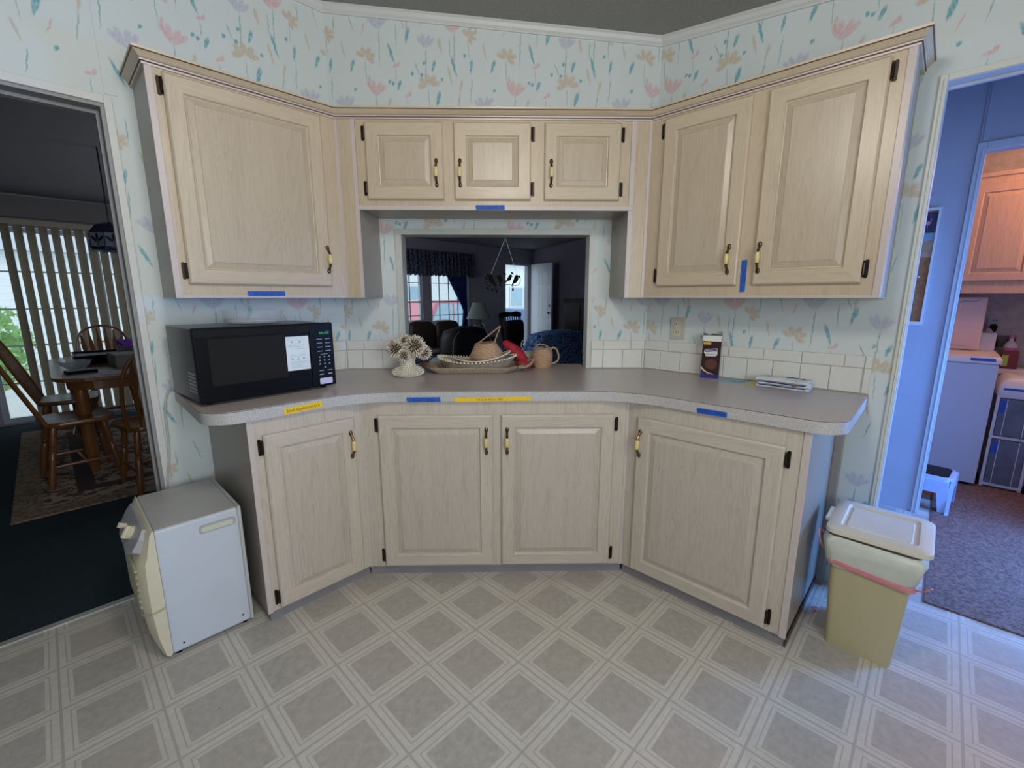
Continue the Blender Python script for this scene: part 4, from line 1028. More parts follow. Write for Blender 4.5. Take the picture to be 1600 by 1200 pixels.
# ================================================================ dehumidifier
dh = thing('dehumidifier', 'cream and grey dehumidifier on the floor beside the dining doorway', 'dehumidifier', HOUSE, (.30, 2.115, 0))
x0, x1, yA, yB, HD = -.135, .139, -.205, .205, .516
MB().box(x0, x1 - .012, yA, yB, .018, HD - .004).build('housing', M['blue_white'], dh, bevel=.006)
MB().box(x1 - .012, x1, yA + .002, yB - .002, .014, HD).build('rear_panel', plain('pale_grey_rear', (.50, .52, .52), .4), dh, bevel=.003)
# top lies slightly darker
MB().box(x0 + .004, x1 - .014, yA + .006, yB - .006, HD - .004, HD - .001).build('top_panel', plain('grey_top', (.50, .50, .495), .35), dh)
# bulging front bezel (faces -x): profile in (x, z)
prof = [(x0, .02), (x0 - .012, .012), (x0 - .030, .02), (x0 - .052, .10), (x0 - .062, .20), (x0 - .064, .30), (x0 - .058, .40), (x0 - .044, .425), (x0 - .020, .50), (x0 - .006, HD), (x0, HD)]
def fr_(u_, k):                                        # half-width shrinks towards the nose
    return lerp(yA + .002, yB - .002, u_)
mb = MB(); nn = 14
for i in range(nn + 1):
    q = -1 + 2*i/nn; bul = (max(0, 1 - abs(q)**7))**.5
    mb.v += [(x0 + (px - x0)*(.62 + .38*bul), q*.203, pz) for px, pz in prof]
K = len(prof)
for i in range(nn):
    for k in range(K): mb.quad([i*K + k, i*K + (k + 1) % K, (i + 1)*K + (k + 1) % K, (i + 1)*K + k])
mb.quad(list(range(K))); mb.quad([nn*K + k for k in range(K)][::-1])
bz = mb.build('front_bezel', M['offwhite'], dh, smooth=45)
# bucket seam
MB().tube([(x0 - .002, -.2055, .215), (x0 - .040, -.2045, .205), (x0 - .063, -.17, .197), (x0 - .0645, 0, .193), (x0 - .062, .15, .197), (x0 - .03, .204, .205)], .0035, 6).build('seam', plain('seam_shadow_cream', (.42, .39, .28), .5), bz)
for k in range(7):
    z_ = .385 - k*.024
    MB().tube(smooth_path([(x0 - .061, -.165, z_ - .016), (x0 - .063, -.10, z_ - .005), (x0 - .067, 0, z_), (x0 - .063, .10, z_ - .005), (x0 - .061, .165, z_ - .016)]), .0055, 6).build('louvre', plain('louvre_cream', (.46, .43, .31), .5), bz)
# sloped control panel overhanging at the top of the front
mb = MB(); sl = [(x0 - .020, HD - .006), (x0 - .072, .415)]
pp = [(-.150, 0), (.150, 0), (.165, .3), (.160, .75), (.10, 1.0), (-.10, 1.0), (-.160, .75), (-.165, .3)]
top_r = []; bot_r = []
for py, t_ in pp:
    X = lerp(sl[0][0], sl[1][0], t_); Z = lerp(sl[0][1], sl[1][1], t_); top_r.append((X - .004, py, Z + .003)); bot_r.append((X + .018, py, Z - .012))
MB().rings([bot_r, top_r], cap=True, cap0=True).build('control_panel', M['grey_panel'], dh, bevel=.003)
cpd = [o for o in dh.children if o.name.startswith('control_panel')][0]
for py, t_, r_ in ((-.05, .42, .024), (.06, .55, .010)):
    X = lerp(sl[0][0], sl[1][0], t_); Z = lerp(sl[0][1], sl[1][1], t_)
    kb = MB().lathe([(r_, 0), (r_*.95, .012), (r_*.6, .018)], (0, 0, 0), 16).box(-r_*.9, r_*.9, -.004, .004, .012, .026).build('knob', M['offwhite'], cpd, smooth=40)
    kb.location = (X - .006, py, Z + .002); kb.rotation_euler = (0, -math.radians(58), .4)
# carry handle recess on the near side
rim_ = rrect(-.012 + .0, .110, .452, .484, .012, 4)
rim_ = [(x + .006, z) for x, z in rim_]
hdl = MB().slab(rim_, yA - .003, yA + .001).build('grip_surround', plain('grip_grey', (.40, .41, .42), .4), dh)
MB().slab([(x*.86 + .0075, (z - .468)*.62 + .466) for x, z in rim_], yA - .0045, yA - .003).build('grip_recess', plain('grip_cream', (.60, .60, .50), .4), hdl)
for sx_, sz_ in ((.10, .05), (-.10, .045)): MB().lathe([(.004, 0), (.002, .002)], (0, 0, 0), 8).xf(lambda x, y, z: (x + sx_, yA - z, y + sz_)).build('screw', M['bronze'], dh)
for fx in (x0 + .02, x1 - .03):
    for fy in (yA + .03, yB - .03): MB().lathe([(.012, 0), (.012, .02)], (fx, fy, 0), 10).build('foot', M['black'], dh)

# ================================================================ trash can
tc_ = thing('trash_can', 'beige plastic trash can with white liner and cream lid by the right doorway', 'trash can', HOUSE, (2.075, .075, 0))
def rr3(hx, hy, r, z, n=3, cx=0, cy=0): return [(x + cx, y + cy, z) for x, y in rrect(-hx, hx, -hy, hy, r, n)]
can = MB().rings([rr3(.125, .100, .018, 0), rr3(.127, .102, .02, .03), rr3(.127, .102, .02, .032), rr3(.145, .122, .024, .43), rr3(.150, .127, .026, .435), rr3(.150, .127, .026, .450), rr3(.142, .118, .022, .450)], cap=True, cap0=True).build('bin_body', M['bin'], tc_, smooth=40)
random.seed(4)
def bagring(hx, hy, z, amp, sag=0):
    pts = rr3(hx, hy, .03, z, 6); out = []
    for i, (x, y, zz) in enumerate(pts):
        r_ = random.uniform(-amp, amp); l = math.hypot(x, y); out.append((x*(1 + r_/l), y*(1 + r_/l), zz + random.uniform(-amp, amp) - sag*(y/hy)*1.0 - .010*(x < 0)))
    return out
MB().rings([bagring(.147, .126, .350, .001, .004), bagring(.152, .134, .370, .002, .004), bagring(.157, .140, .410, .005), bagring(.162, .146, .448, .004), bagring(.150, .134, .466, .001)], cap=False).build('liner_bag', M['bag'], tc_, smooth=60, thick=.001)
bnd = lambda k, z: [(x*k, y*k, zz + z) for x, y, zz in rr3(.150, .130, .03, .342, 6)]
sag = lambda r_: [(x, y, z + .010*math.sin(y*18) - .008*(x < 0)) for x, y, z in r_]
MB().rings([sag(bnd(1.0, 0)), sag(bnd(1.012, .002)), sag(bnd(1.018, .020)), sag(bnd(1.0, .022))], cap=False).build('drawstring', M['pink'], tc_, smooth=True)
MB().tube(smooth_path([(-.10, .130, .36), (-.13, .150, .40), (-.12, .165, .45), (-.09, .15, .43), (-.10, .132, .40)]), .003, 6).build('drawstring_loop', M['pink'], tc_, smooth=True)
MB().tube(smooth_path([(-.145, -.125, .345), (-.165, -.145, .36), (-.175, -.165, .385)]), .0025, 6).build('drawstring_loop', M['pink'], tc_)
LZ_ = .012; LY = -.006
MB().rings([rr3(hx, hy + .010, r_, z + LZ_, 4, 0, LY) for hx, hy, r_, z in ((.158, .136, .03, .455), (.164, .140, .034, .460), (.163, .139, .034, .474), (.155, .130, .030, .480), (.122, .100, .020, .481), (.116, .094, .018, .474), (.104, .084, .012, .474), (.101, .081, .012, .478))], cap=True, cap0=True).build('lid', M['bin_lid'], tc_, smooth=35)
MB().box(-.06, .06, .140, .158, .470, .486).build('hinge_tab', M['bin_lid'], tc_, bevel=.003)
# door stop by the wall
o = MB().tube([(0, 0, .0), (0, 0, .008), (0, 0, .035), (0, 0, .05)], [.010, .005, .0045, .009], 10).build('door_stop', M['iron'], frame=RIGHT, loc=(1.045, -.035, 0.0), smooth=True)
tag(o, 'small black door stop on the floor behind the trash can', 'door stop')
o = MB().tube([(x, y, .0012) for x, y, z in smooth_path([(0, 0, 0), (.012, .010, 0), (.004, .022, 0), (-.008, .032, 0), (.004, .044, 0), (.012, .038, 0)])], .0018, 6, flat=.3).build('red_scribble', plain('red_crayon', (.75, .03, .10), .6), frame=RIGHT, loc=(1.0, -.30, 0))
tag(o, 'small red squiggle mark on the floor beside the right base cabinet', 'mark')

# ================================================================ bird ornament in the pass-through
BY = D + .035
bo = thing('bird_ornament', 'black cut-metal ornament of four birds on a leafy branch hanging in the pass-through', 'ornament', WORLD, (0, BY, 1.36))
def bird(mb, cx, cz_, s_, flip, tilt=0):
    pr = [(-.9, 1.0), (-.6, 1.35), (-.2, 1.45), (.1, 1.25), (.35, .7), (.45, .1), (.75, -1.0), (.95, -1.9), (.62, -1.75), (.2, -1.0), (-.35, -.75), (-.75, -.2), (-.85, .35), (-.72, .8), (-1.15, .85)]
    pts = []
    for a, b_ in pr:
        a *= flip; a, b_ = a*math.cos(tilt) - b_*math.sin(tilt), a*math.sin(tilt) + b_*math.cos(tilt); pts.append((cx + a*s_, cz_ + b_*s_))
    b0 = len(mb.v); n = len(pts)
    for yy in (-.0015, .0015): mb.v += [(p, yy, q) for p, q in pts]
    mb.quad([b0 + i for i in range(n)]); mb.quad([b0 + n + i for i in range(n)][::-1])
    for i in range(n): j = (i + 1) % n; mb.quad([b0 + j, b0 + i, b0 + n + i, b0 + n + j])
    return mb
for cx, cz_, s_, fl_, tl_ in ((-.062, .063, .023, 1, .1), (-.016, .062, .019, -1, .5), (.036, .070, .017, -1, -.3), (.072, .062, .020, -1, -.1)):
    bird(MB(), cx, cz_, s_, fl_, tl_).build('bird', M['iron'], bo)
mb = MB(); mb.tube(smooth_path([(-.094, 0, .055), (-.088, 0, .030), (-.055, 0, .036), (-.01, 0, .030), (.03, 0, .036), (.08, 0, .030), (.10, 0, .050), (.098, 0, .085)]), .0018, 6)
mb.tube(smooth_path([(-.07, 0, .032), (-.09, 0, .014), (-.075, 0, .006)]), .0014, 5).tube(smooth_path([(-.05, 0, .035), (-.045, 0, .012), (-.035, 0, .004)]), .0014, 5).tube(smooth_path([(.05, 0, .034), (.062, 0, .014), (.058, 0, .004)]), .0014, 5)
mb.build('branch', M['iron'], bo)
for lx, lz, la in ((-.087, .012, 1.0), (-.06, .004, .2), (-.036, -.004, -.4), (-.030, .074, .8), (-.095, .07, .2), (.012, .095, 1.1), (.058, .006, .2), (.095, .078, -.5), (.055, .098, .9), (-.088, .088, 0)):
    pts = [(0, -.010), (.006, -.002), (.004, .006), (0, .012), (-.005, .004), (-.005, -.003)]
    q = [(lx + a*math.cos(la) - b_*math.sin(la), lz + a*math.sin(la) + b_*math.cos(la)) for a, b_ in pts]
    MB().slab(q, -.001, .001).build('leaf', M['iron'], bo)
MB().tube([(-.066, 0, .095), (.014, 0, .285)], .0006, 5).build('string', M['white_plastic'], bo)
MB().tube([(.082, 0, .090), (.018, 0, .285)], .0006, 5).build('string', M['white_plastic'], bo)
for x_, yy, lab in ((.014, BY, 'left white cup hook under the pass-through head'), (.190, BY, 'right white cup hook under the pass-through head, holding nothing')):
    o = MB().tube(smooth_path([(0, 0, .013), (0, 0, .004), (.004, 0, -.002), (.006, 0, .003)]), .0011, 6).build('cup_hook', M['chrome'], loc=(x_, yy, 1.648)); tag(o, lab, 'hook')

# ================================================================ dining room
# sliding glass door
sd = thing('sliding_door', 'white framed sliding glass door with grids behind the vertical blinds', 'door', HOUSE, ((SL0 + SL1)/2, 6.96, 0))
hw = (SL1 - SL0)/2
WF = plain('white_window_frame', (.55, .62, .66), .4)
mb = MB().box(-hw, -hw + .05, -.03, .03, .02, 2.02).box(hw - .05, hw, -.03, .03, .02, 2.02).box(-hw + .05, hw - .05, -.03, .03, 1.97, 2.02).box(-hw + .05, hw - .05, -.03, .03, .02, .07).box(-.03, .03, -.03, .03, .07, 1.97)
mb.build('frame', WF, sd)
mg_ = MB()
for zz in (.43, .82, 1.20, 1.58): mg_.box(-hw + .05, hw - .05, -.006, .006, zz - .008, zz + .008)
for k in range(1, 6): X = -hw + k*hw*2/6; mg_.box(X - .006, X + .006, -.005, .005, .07, 1.97)
mg_.build('muntins', WF, sd)
glass = plain('clear_window_glass', (.8, .95, 1), .02, var=0, alpha=.06, spec=.3)
for a, b_ in ((-hw + .05, -.03), (.03, hw - .05)): MB().box(a, b_, .010, .014, .07, 1.97).build('pane', glass, sd)
# vertical blinds
vb = thing('vertical_blinds', 'tan vertical blinds half open in front of the sliding glass door', 'blinds', HOUSE, (.65, 6.78, 0))
MB().box(-.90, 1.0, -.03, .03, 2.03, 2.08).build('headrail', M['vane'], vb)
def vane():
    mb = MB()
    def fn(u, v):
        x = (u - .5)*.088; return (x, .010*(1 - (2*u - 1)**2), .04 + v*1.99)
    return mb.sheet(fn, 6, 1).mesh('slat', M['vane'], True, thick=.0015)
vm = vane()
for k in range(21):
    o = bpy.data.objects.new('slat', vm); COL.objects.link(o); o.parent = vb
    o.location = (-.79 + k*.0885, 0, 0); o.rotation_euler = (0, 0, math.radians(-43 + random.uniform(-3, 3)))
# valance box above blinds is the dark soffit
struct(MB().box(SL0 - .2, SL1 + .2, 6.74, 6.9, 2.10, 2.30), 'trim_9', DP, HOUSE, (0, 0, 0))
rg = thing('area_rug', 'floral bordered area rug under the dining table and chairs', 'rug', HOUSE, (.70, 5.12, 0))
MB().box(-1.0, 1.0, -1.3, 1.3, 0, .010).build('pile', M['rug'], rg)
# dining table
dt = thing('dining_table', 'honey oak dining table crowded with trays and papers', 'table', HOUSE, (.50, 5.22, .010))
tp = rounded([(-.52, -.86), (.52, -.86), (.52, .86), (-.52, .86)], [.22]*4, 6)
MB().prism(tp, .718, .745).build('tabletop', M['oak'], dt, bevel=.006)
MB().prism([(x*.86, y*.88) for x, y in tp], .64, .718).build('apron', M['oak'], dt)
def turned(mb, x, y, z0, z1, r, dx=0, dy=0, n=10):
    pf = [(0, .62), (.04, .62), (.10, .85), (.22, 1.0), (.45, .92), (.58, 1.0), (.60, .70), (.63, 1.05), (.66, .70), (.72, 1.05), (.84, .85), (.88, 1.0), (1, .75)]
    mb.tube([(x + dx*(1 - t), y + dy*(1 - t), z0 + (z1 - z0)*t) for t, _ in pf], [r*k for _, k in pf], n); return mb
for sx_ in (-1, 1):
    for sy_ in (-1, 1): turned(MB(), sx_*.38, sy_*.66, 0, .66, .045).build('leg', M['oak'], dt, smooth=True)
def table_item(name, label, cat, u, v, mb, mats, z=.756, rot=0, smooth=False):
    o = mb.build(name, mats, frame=HOUSE, loc=(u, v, z), rot=rot, smooth=smooth); return tag(o, label, cat)
table_item('placemat', 'pale printed placemat at the near end of the dining table', 'placemat', .24, 4.55, MB().box(-.20, .20, -.13, .13, 0, .003), plain('pale_mat', (.22, .23, .25), .5, var=.3, vs=20))
table_item('black_case', 'flat black case on the near corner of the dining table', 'case', .14, 4.66, MB().box(-.08, .09, -.05, .05, 0, .025), M['black'], .760, .2)
t = thing('tray_stack', 'stack of black serving trays toward the back of the dining table', 'tray', HOUSE, (.32, 5.45, .756))
for k in range(3): MB().rings([rr3(.17, .22, .03, k*.028), rr3(.19, .24, .035, k*.028 + .022), rr3(.18, .23, .03, k*.028 + .022), rr3(.165, .215, .03, k*.028 + .006)], cap=True, cap0=True).build('tray', M['black'], t)
t = thing('glass_bowl', 'clear glass bowl on the left edge of the dining table', 'bowl', HOUSE, (.13, 4.95, .756))
MB().lathe([(.04, 0), (.06, .015), (.09, .04), (.10, .07), (.097, .07), (.085, .04), (.055, .02), (.03, .006)], (0, 0, 0), 24).build('bowl_body', plain('smoky_glass', (.4, .45, .5), .05, var=0, alpha=.45, spec=.8), t, smooth=True)
table_item('cardboard_box', 'low grey box standing on the dining table near the right chair', 'box', .50, 5.00, MB().box(-.15, .15, -.15, .15, 0, .10), plain('grey_card', (.20, .19, .18), .7, var=.1), rot=.1)
t = thing('gift_bow', 'purple ribbon bow on top of things on the dining table', 'ribbon', HOUSE, (.50, 5.55, .756))
MB().box(-.06, .06, -.05, .05, 0, .12).build('gift_box', plain('dark_gift_box', (.06, .05, .07), .5), t)
mb = MB(); random.seed(9)
for k in range(16):
    q = 2*PI*k/16; el_ = random.uniform(.2, 1.2); mb.ball((math.cos(q)*.035, math.sin(q)*.035, .14 + .02*math.sin(el_*5)), .026, 8, 0, 1, .7, .8)
mb.build('bow', M['purple'], t, smooth=True)
# Windsor chairs
def windsor():
    t = thing('dining_chair', 'x', 'chair', HOUSE, (0, 0, 0), group='arrow-back oak dining chairs')
    seat = rounded([(-.20, -.19), (.20, -.19), (.225, .20), (-.225, .20)], [.10, .10, .07, .07], 5)
    sc = lambda k, z: [(x*k, y*k, z) for x, y in seat]
    MB().rings([sc(.90, .425), sc(.98, .432), sc(1.0, .450), sc(.96, .462), sc(.80, .457), sc(.5, .452)], cap=True, cap0=True).build('seat', M['oak'], t, smooth=50)
    for sx_, sy_, dx, dy in ((-1, -1, -.05, -.07), (1, -1, .05, -.07), (-1, 1, -.05, .05), (1, 1, .05, .05)):
        turned(MB(), sx_*.145, sy_*.13, 0, .435, .021, dx, dy).build('leg', M['oak'], t, smooth=True)
    for sx_ in (-1, 1): MB().tube([(sx_*.18, -.165, .15), (sx_*.175, 0, .15), (sx_*.18, .15, .15)], [.009, .014, .009], 8).build('stretcher', M['oak'], t, smooth=True)
    MB().tube([(-.17, 0, .15), (0, 0, .15), (.17, 0, .15)], [.009, .013, .009], 8).build('stretcher', M['oak'], t, smooth=True)
    rake = lambda z: -.165 - (z - .45)*.36
    arch = [(-.195, .45), (-.215, .62), (-.215, .78), (-.185, .90), (-.12, .975), (0, 1.005), (.12, .975), (.185, .90), (.215, .78), (.215, .62), (.195, .45)]
    MB().tube(smooth_path([(x, rake(z), z) for x, z in arch], 3), .0125, 8).build('bow', M['oak'], t, smooth=True)
    for k, X in enumerate((-.125, -.075, -.025, .025, .075, .125)):
        ztop = .97 - abs(X)*.35
        tw_ = 1 + X*1.4/.6
        pts = [(.45, .006), (.60, .008), (.70, .012), (.78, .021), (.84, .017), (.90, .008), (ztop + .015, .006)]
        mb = MB(); L_ = [(X*(1 + .35*(z - .45)/.5) - w_, z) for z, w_ in pts] + [(X*(1 + .35*(z - .45)/.5) + w_, z) for z, w_ in pts[::-1]]
        mb.slab(L_, -.004, .004); mb.xf(lambda x, y, z: (x, y + rake(z), z)); mb.build('spindle', M['oak'], t)
    return t
ch = windsor(); place(ch, HOUSE, (.46, 3.98, .010), math.radians(8)); ch['label'] = 'arrow-back oak chair at the near end of the table, its back to the kitchen'
clone(ch, HOUSE, (.06, 4.52, .010), math.radians(-84), 'nearer of the two oak chairs along the left side of the table')
clone(ch, HOUSE, (.06, 5.42, .010), math.radians(-94), 'farther of the two oak chairs along the left side of the table')
clone(ch, HOUSE, (.42, 6.28, .010), math.radians(180), 'oak chair at the far end of the table before the blinds')
# stained glass pendant lamp
pl_ = thing('pendant_lamp', 'stained glass pendant lamp with leaf pattern over the dining table', 'lamp', HOUSE, (.50, 5.2, 1.69))
nS = 8
ringp = lambda r, z: [(r*math.cos(2*PI*(k + .5)/nS), r*math.sin(2*PI*(k + .5)/nS), z) for k in range(nS)]
MB().rings([ringp(.150, .02), ringp(.150, .16)], cap=False).build('glass_band', M['milk'], pl_, thick=.003)
MB().rings([ringp(.150, .16), ringp(.10, .22), ringp(.035, .25)], cap=True).build('shade_top', M['leafblue'], pl_)
mb = MB()
for r_, z_ in ((.151, .02), (.151, .16), (.10, .22)): mb.tube(ringp(r_, z_), .0045, 5, closed=True)
for a, b_, c_ in zip(ringp(.152, .02), ringp(.152, .16), ringp(.101, .22)): mb.tube([a, b_, c_], .004, 5)
mb.build('leading', M['lead'], pl_)
mb = MB()
for k in range(nS):
    q = 2*PI*(k + 1)/nS; rr = .150*math.cos(PI/nS) + .003
    def pt(a, z): return (rr*math.cos(q) - a*math.sin(q), rr*math.sin(q) + a*math.cos(q), z)
    for a0, z0_, la, ln in ((0, .12, 0, .030), (-.028, .105, .8, .030), (.028, .105, -.8, .030), (-.030, .035, 1.45, .034), (.030, .035, -1.45, .034)):
        poly_ = [(-.010*math.cos(t_)*0 + math.sin(t_)*.011, math.cos(t_)*ln) for t_ in [2*PI*j/10 for j in range(10)]]
        b0 = len(mb.v)
        for a, z in poly_: mb.v.append(pt(a0 + a*math.cos(la) - z*math.sin(la), z0_ + a*math.sin(la) + z*math.cos(la)))
        mb.quad(list(range(b0, b0 + 10)))
    mb.tube([pt(0, .03), pt(0, .10)], .002, 4)
mb.build('leaf_pattern', M['leafblue'], pl_, fix=False)
MB().tube([(0, 0, .25), (0, 0, .60), (0, 0, ceil_v(5.2) - 1.69)], .006, 6).build('chain', M['lead'], pl_)

# ================================================================ living room
# windows of the far wall
for i, (a, b_) in enumerate(((LW0, LW1), (LW2, LW3))):
    fr2 = struct(MB().box(a, a + .03, 6.92, 6.98, .72, 2.03).box(b_ - .03, b_, 6.92, 6.98, .72, 2.03).box(a, b_, 6.92, 6.98, .72, .76).box(a, b_, 6.92, 6.98, 1.99, 2.03).box(a, b_, 6.925, 6.975, 1.215, 1.245), 'window_%d' % (i + 2), WF, HOUSE, (0, 0, 0))
    mb = MB()
    for k in range(1, 4): X = a + (b_ - a)*k/4; mb.box(X - .006, X + .006, 6.94, 6.96, .76, 1.99)
    for zz in (.98, 1.57): mb.box(a, b_, 6.94, 6.96, zz - .006, zz + .006)
    mb.build('muntins', plain('grey_muntin_%d' % i, (.16, .22, .26), .5), fr2)
    MB().box(a + .02, b_ - .02, 6.962, 6.966, .75, 2.0).build('pane', glass, fr2)
struct(MB().box(LW0 - .06, LW3 + .06, 6.885, 6.9, .66, .72).box(LW3, LW3 + .06, 6.885, 6.9, .72, 2.10).box(LW1 + .0, LW2, 6.885, 6.9, .72, 2.03), 'trim_10', M['shaded_paint'], HOUSE, (0, 0, 0))
# valance and curtain
va = thing('valance', 'gathered dark multicolour valance across the living room window', 'curtain', HOUSE, (4.95, 6.83, 1.70))
MB().sheet(lambda u, v: (-1.05 + 2.12*u, .022*math.sin(u*150) + .010*math.sin(u*67) - .03*(1 - v), -.012*math.sin(u*150)*(1 - v) + v*.44 - .0), 180, 4).build('gathered_cloth', M['valance'], va, smooth=True, thick=.003)
cu_ = thing('curtain', 'navy blue curtain tied back at the right of the living room window', 'curtain', HOUSE, (5.6, 6.86, 0))
def cfn(u, v):                                       # v from top (0) to bottom (1)
    z = 2.05 - v*1.55; left = lerp(-.38, .17, min(1, v/.62)**1.15) if v < .62 else lerp(.17, .10, (v - .62)/.38)
    right = .28 - .03*math.sin(v*3)
    return (lerp(left, right, u), .018*math.sin(u*44 + v*2), z)
MB().sheet(cfn, 60, 14).build('pleated_cloth', M['navy'], cu_, smooth=True, thick=.003)
# front door: frame, open leaf
struct(MB().box(FD0 - .07, FD0, 6.885, 6.90, 0, 2.10).box(FD1, FD1 + .07, 6.885, 6.90, 0, 2.10).box(FD0, FD1, 6.885, 6.90, 2.03, 2.10).box(FD0, FD0 + .02, 6.9, 7.0, 0, 2.03).box(FD1 - .02, FD1, 6.9, 7.0, 0, 2.03).box(FD0, FD1, 6.9, 7.0, 2.0, 2.03), 'trim_11', plain('grey_door_casing', (.35, .36, .42), .5), HOUSE, (0, 0, 0))
hU, hV = 7.79, 6.87; dv = Vector((7.585 - hU, 6.10 - hV)); la_ = math.atan2(dv.y, dv.x)
lf_ = thing('front_door', 'white six-panel front door standing open into the living room', 'door', Frame(*HOUSE.w(hU, hV)[:2], R45 + la_), (0, 0, 0))
MB().box(0, .80, -.02, .02, .01, 2.03).build('door_leaf', M['door_white'], lf_)
for (a, b_) in ((.10, .35), (.45, .70)):
    for z0_, z1_ in ((.20, .72), (.86, 1.46), (1.58, 1.86)):
        for sgn in (-1, 1):
            r4 = lambda i, y: [(a + i, sgn*y, z0_ + i), (b_ - i, sgn*y, z0_ + i), (b_ - i, sgn*y, z1_ - i), (a + i, sgn*y, z1_ - i)]
            MB().rings([r4(0, .020), r4(.008, .024), r4(.018, .021), r4(.045, .0225)], cap=True).build('panel', M['door_white'], lf_)
for sgn in (-1, 1):
    MB().ball((.745, sgn*.055, .98), .026, 10).tube([(.745, sgn*.02, .98), (.745, sgn*.05, .98)], .012, 8).build('knob', M['bronze'], lf_, smooth=True)
    MB().tube([(.745, sgn*.02, 1.13), (.745, sgn*.035, 1.13)], .022, 10).build('deadbolt', M['bronze'], lf_, smooth=True)
# sofa
so = thing('sofa', 'dark brown leather sofa under the living room window', 'sofa', HOUSE, (4.40, 6.15, 0))
def cushion(mb, x0, x1, y0, y1, z0, z1, r=.05, bulge=.02):
    r5 = lambda k, z: [(lerp((x0 + x1)/2, x, k), lerp((y0 + y1)/2, y, k), z) for x, y in rrect(x0, x1, y0, y1, r, 4)]
    h = z1 - z0
    mb.rings([r5(.86, z0), r5(.97, z0 + h*.12), r5(1, z0 + h*.5), r5(.97, z0 + h*.85), r5(.84, z1), r5(.4, z1 + bulge)], cap=True, cap0=True); return mb
cushion(MB(), -1.05, 1.05, -.42, .45, .06, .32).build('frame', M['leather'], so, smooth=50)
for k in range(3): cushion(MB(), -.80 + k*.535, -.27 + k*.535, -.42, .18, .32, .47).build('seat_cushion', M['leather'], so, smooth=50)
for k in range(3): cushion(MB(), -.80 + k*.535, -.27 + k*.535, .12, .42, .44, .92 - .015*k, .07, .03).build('back_cushion', M['leather'], so, smooth=50)
for s_ in (-1, 1): cushion(MB(), s_*.94 - .13, s_*.94 + .13, -.45, .40, .10, .66, .08, .03).build('armrest', M['leather'], so, smooth=50)
# side table and lamp
sdt = thing('side_table', 'small dark side table carrying the pale lamp', 'table', HOUSE, (5.72, 6.36, 0))
MB().box(-.22, .22, -.22, .22, .55, .58).build('tabletop', M['dark_wood'], sdt, bevel=.004)
for a in (-.19, .19):
    for b_ in (-.19, .19): MB().box(a - .02, a + .02, b_ - .02, b_ + .02, 0, .55).build('leg', M['dark_wood'], sdt)
tl_ = thing('table_lamp', 'table lamp with pale green cone shade right of the sofa', 'lamp', HOUSE, (5.72, 6.36, .58))
MB().lathe([(.06, 0), (.07, .02), (.075, .08), (.105, .16), (.10, .22), (.045, .27), (.03, .31)], (0, 0, 0), 20).build('base', M['glassy'], tl_, smooth=True)
MB().lathe([(.235, .335), (.115, .635)], (0, 0, 0), 28, caps=False).build('shade', M['shade'], tl_, smooth=True, thick=.003)
# spindle rocker
rk = thing('spindle_chair', 'dark wooden spindle-back rocking chair in front of the open doorway', 'chair', HOUSE, (5.90, 5.72, 0), rot=math.radians(10))
MB().slab([(-.37, .965), (-.36, 1.03), (-.20, 1.065), (.0, 1.05), (.20, 1.065), (.36, 1.03), (.37, .965), (.30, .95), (0, .975), (-.30, .95)], -.015, .015).build('top_rail', M['dark_wood'], rk)
for k in range(9): X = -.28 + k*.07; MB().tube([(X*.85, -.08, .43), (X, 0, .97)], .009, 6).build('spindle', M['dark_wood'], rk)
for s_ in (-1, 1): MB().tube([(s_*.29, -.08, .40), (s_*.335, 0, .98)], .017, 8).build('post', M['dark_wood'], rk)
cushion(MB(), -.30, .30, -.14, -.05, .44, .90, .04, .01).build('back_cushion', plain('dark_rose_cushion', (.035, .02, .028), .8), rk, smooth=50)
MB().prism(rrect(-.32, .32, -.62, -.08, .06), .40, .44).build('seat', M['dark_wood'], rk)
for s_ in (-1, 1):
    for y_ in (-.55, -.14): MB().tube([(s_*.25, y_, .05), (s_*.22, y_, .41)], .018, 8).build('leg', M['dark_wood'], rk)
    MB().tube(smooth_path([(s_*.25, -.85, .09), (s_*.25, -.5, .02), (s_*.25, -.2, .02), (s_*.25, .2, .09)]), .018, 6).build('rocker', M['dark_wood'], rk)
# black recliner with chrome edge
rcn = thing('recliner', 'black swivel recliner with a thin chrome edge behind the baskets', 'chair', HOUSE, (3.55, 4.10, 0), rot=.25)
cushion(MB(), -.40, .40, -.05, .22, .35, .93, .12, .04).build('backrest', M['fur'], rcn, smooth=50)
cushion(MB(), -.36, .36, .15, .80, .28, .46, .06).build('seat', M['fur'], rcn, smooth=50)
for s_ in (-1, 1): cushion(MB(), s_*.42 - .07, s_*.42 + .07, .10, .72, .30, .64, .05).build('armrest', M['fur'], rcn, smooth=50)
MB().tube(smooth_path([(-.425, -.04, .48), (-.425, -.05, .70), (-.39, -.05, .86), (-.30, -.05, .93)]), .006, 8).build('chrome_edge', M['chrome'], rcn, smooth=True)
MB().lathe([(.30, 0), (.30, .03), (.05, .05), (.04, .30)], (0, .35, 0), 20).build('pedestal', M['chrome'], rcn, smooth=40)
# blue paisley armchair
ac = thing('paisley_armchair', 'armchair draped in bright blue paisley fabric behind the mug basket', 'chair', HOUSE, (4.72, 3.62, 0), rot=.05)
cushion(MB(), -.62, .50, -.12, .20, .20, .86, .13, .035).build('backrest', M['paisley'], ac, smooth=50)
cushion(MB(), -.45, .40, .20, .80, .22, .48, .08).build('seat', M['paisley'], ac, smooth=50)
for s_ in (-.58, .44): cushion(MB(), s_ - .10, s_ + .10, .15, .78, .08, .66, .07).build('armrest', M['paisley'], ac, smooth=50)
MB().box(-.55, .45, -.05, .75, .03, .22).build('base', M['paisley'], ac)
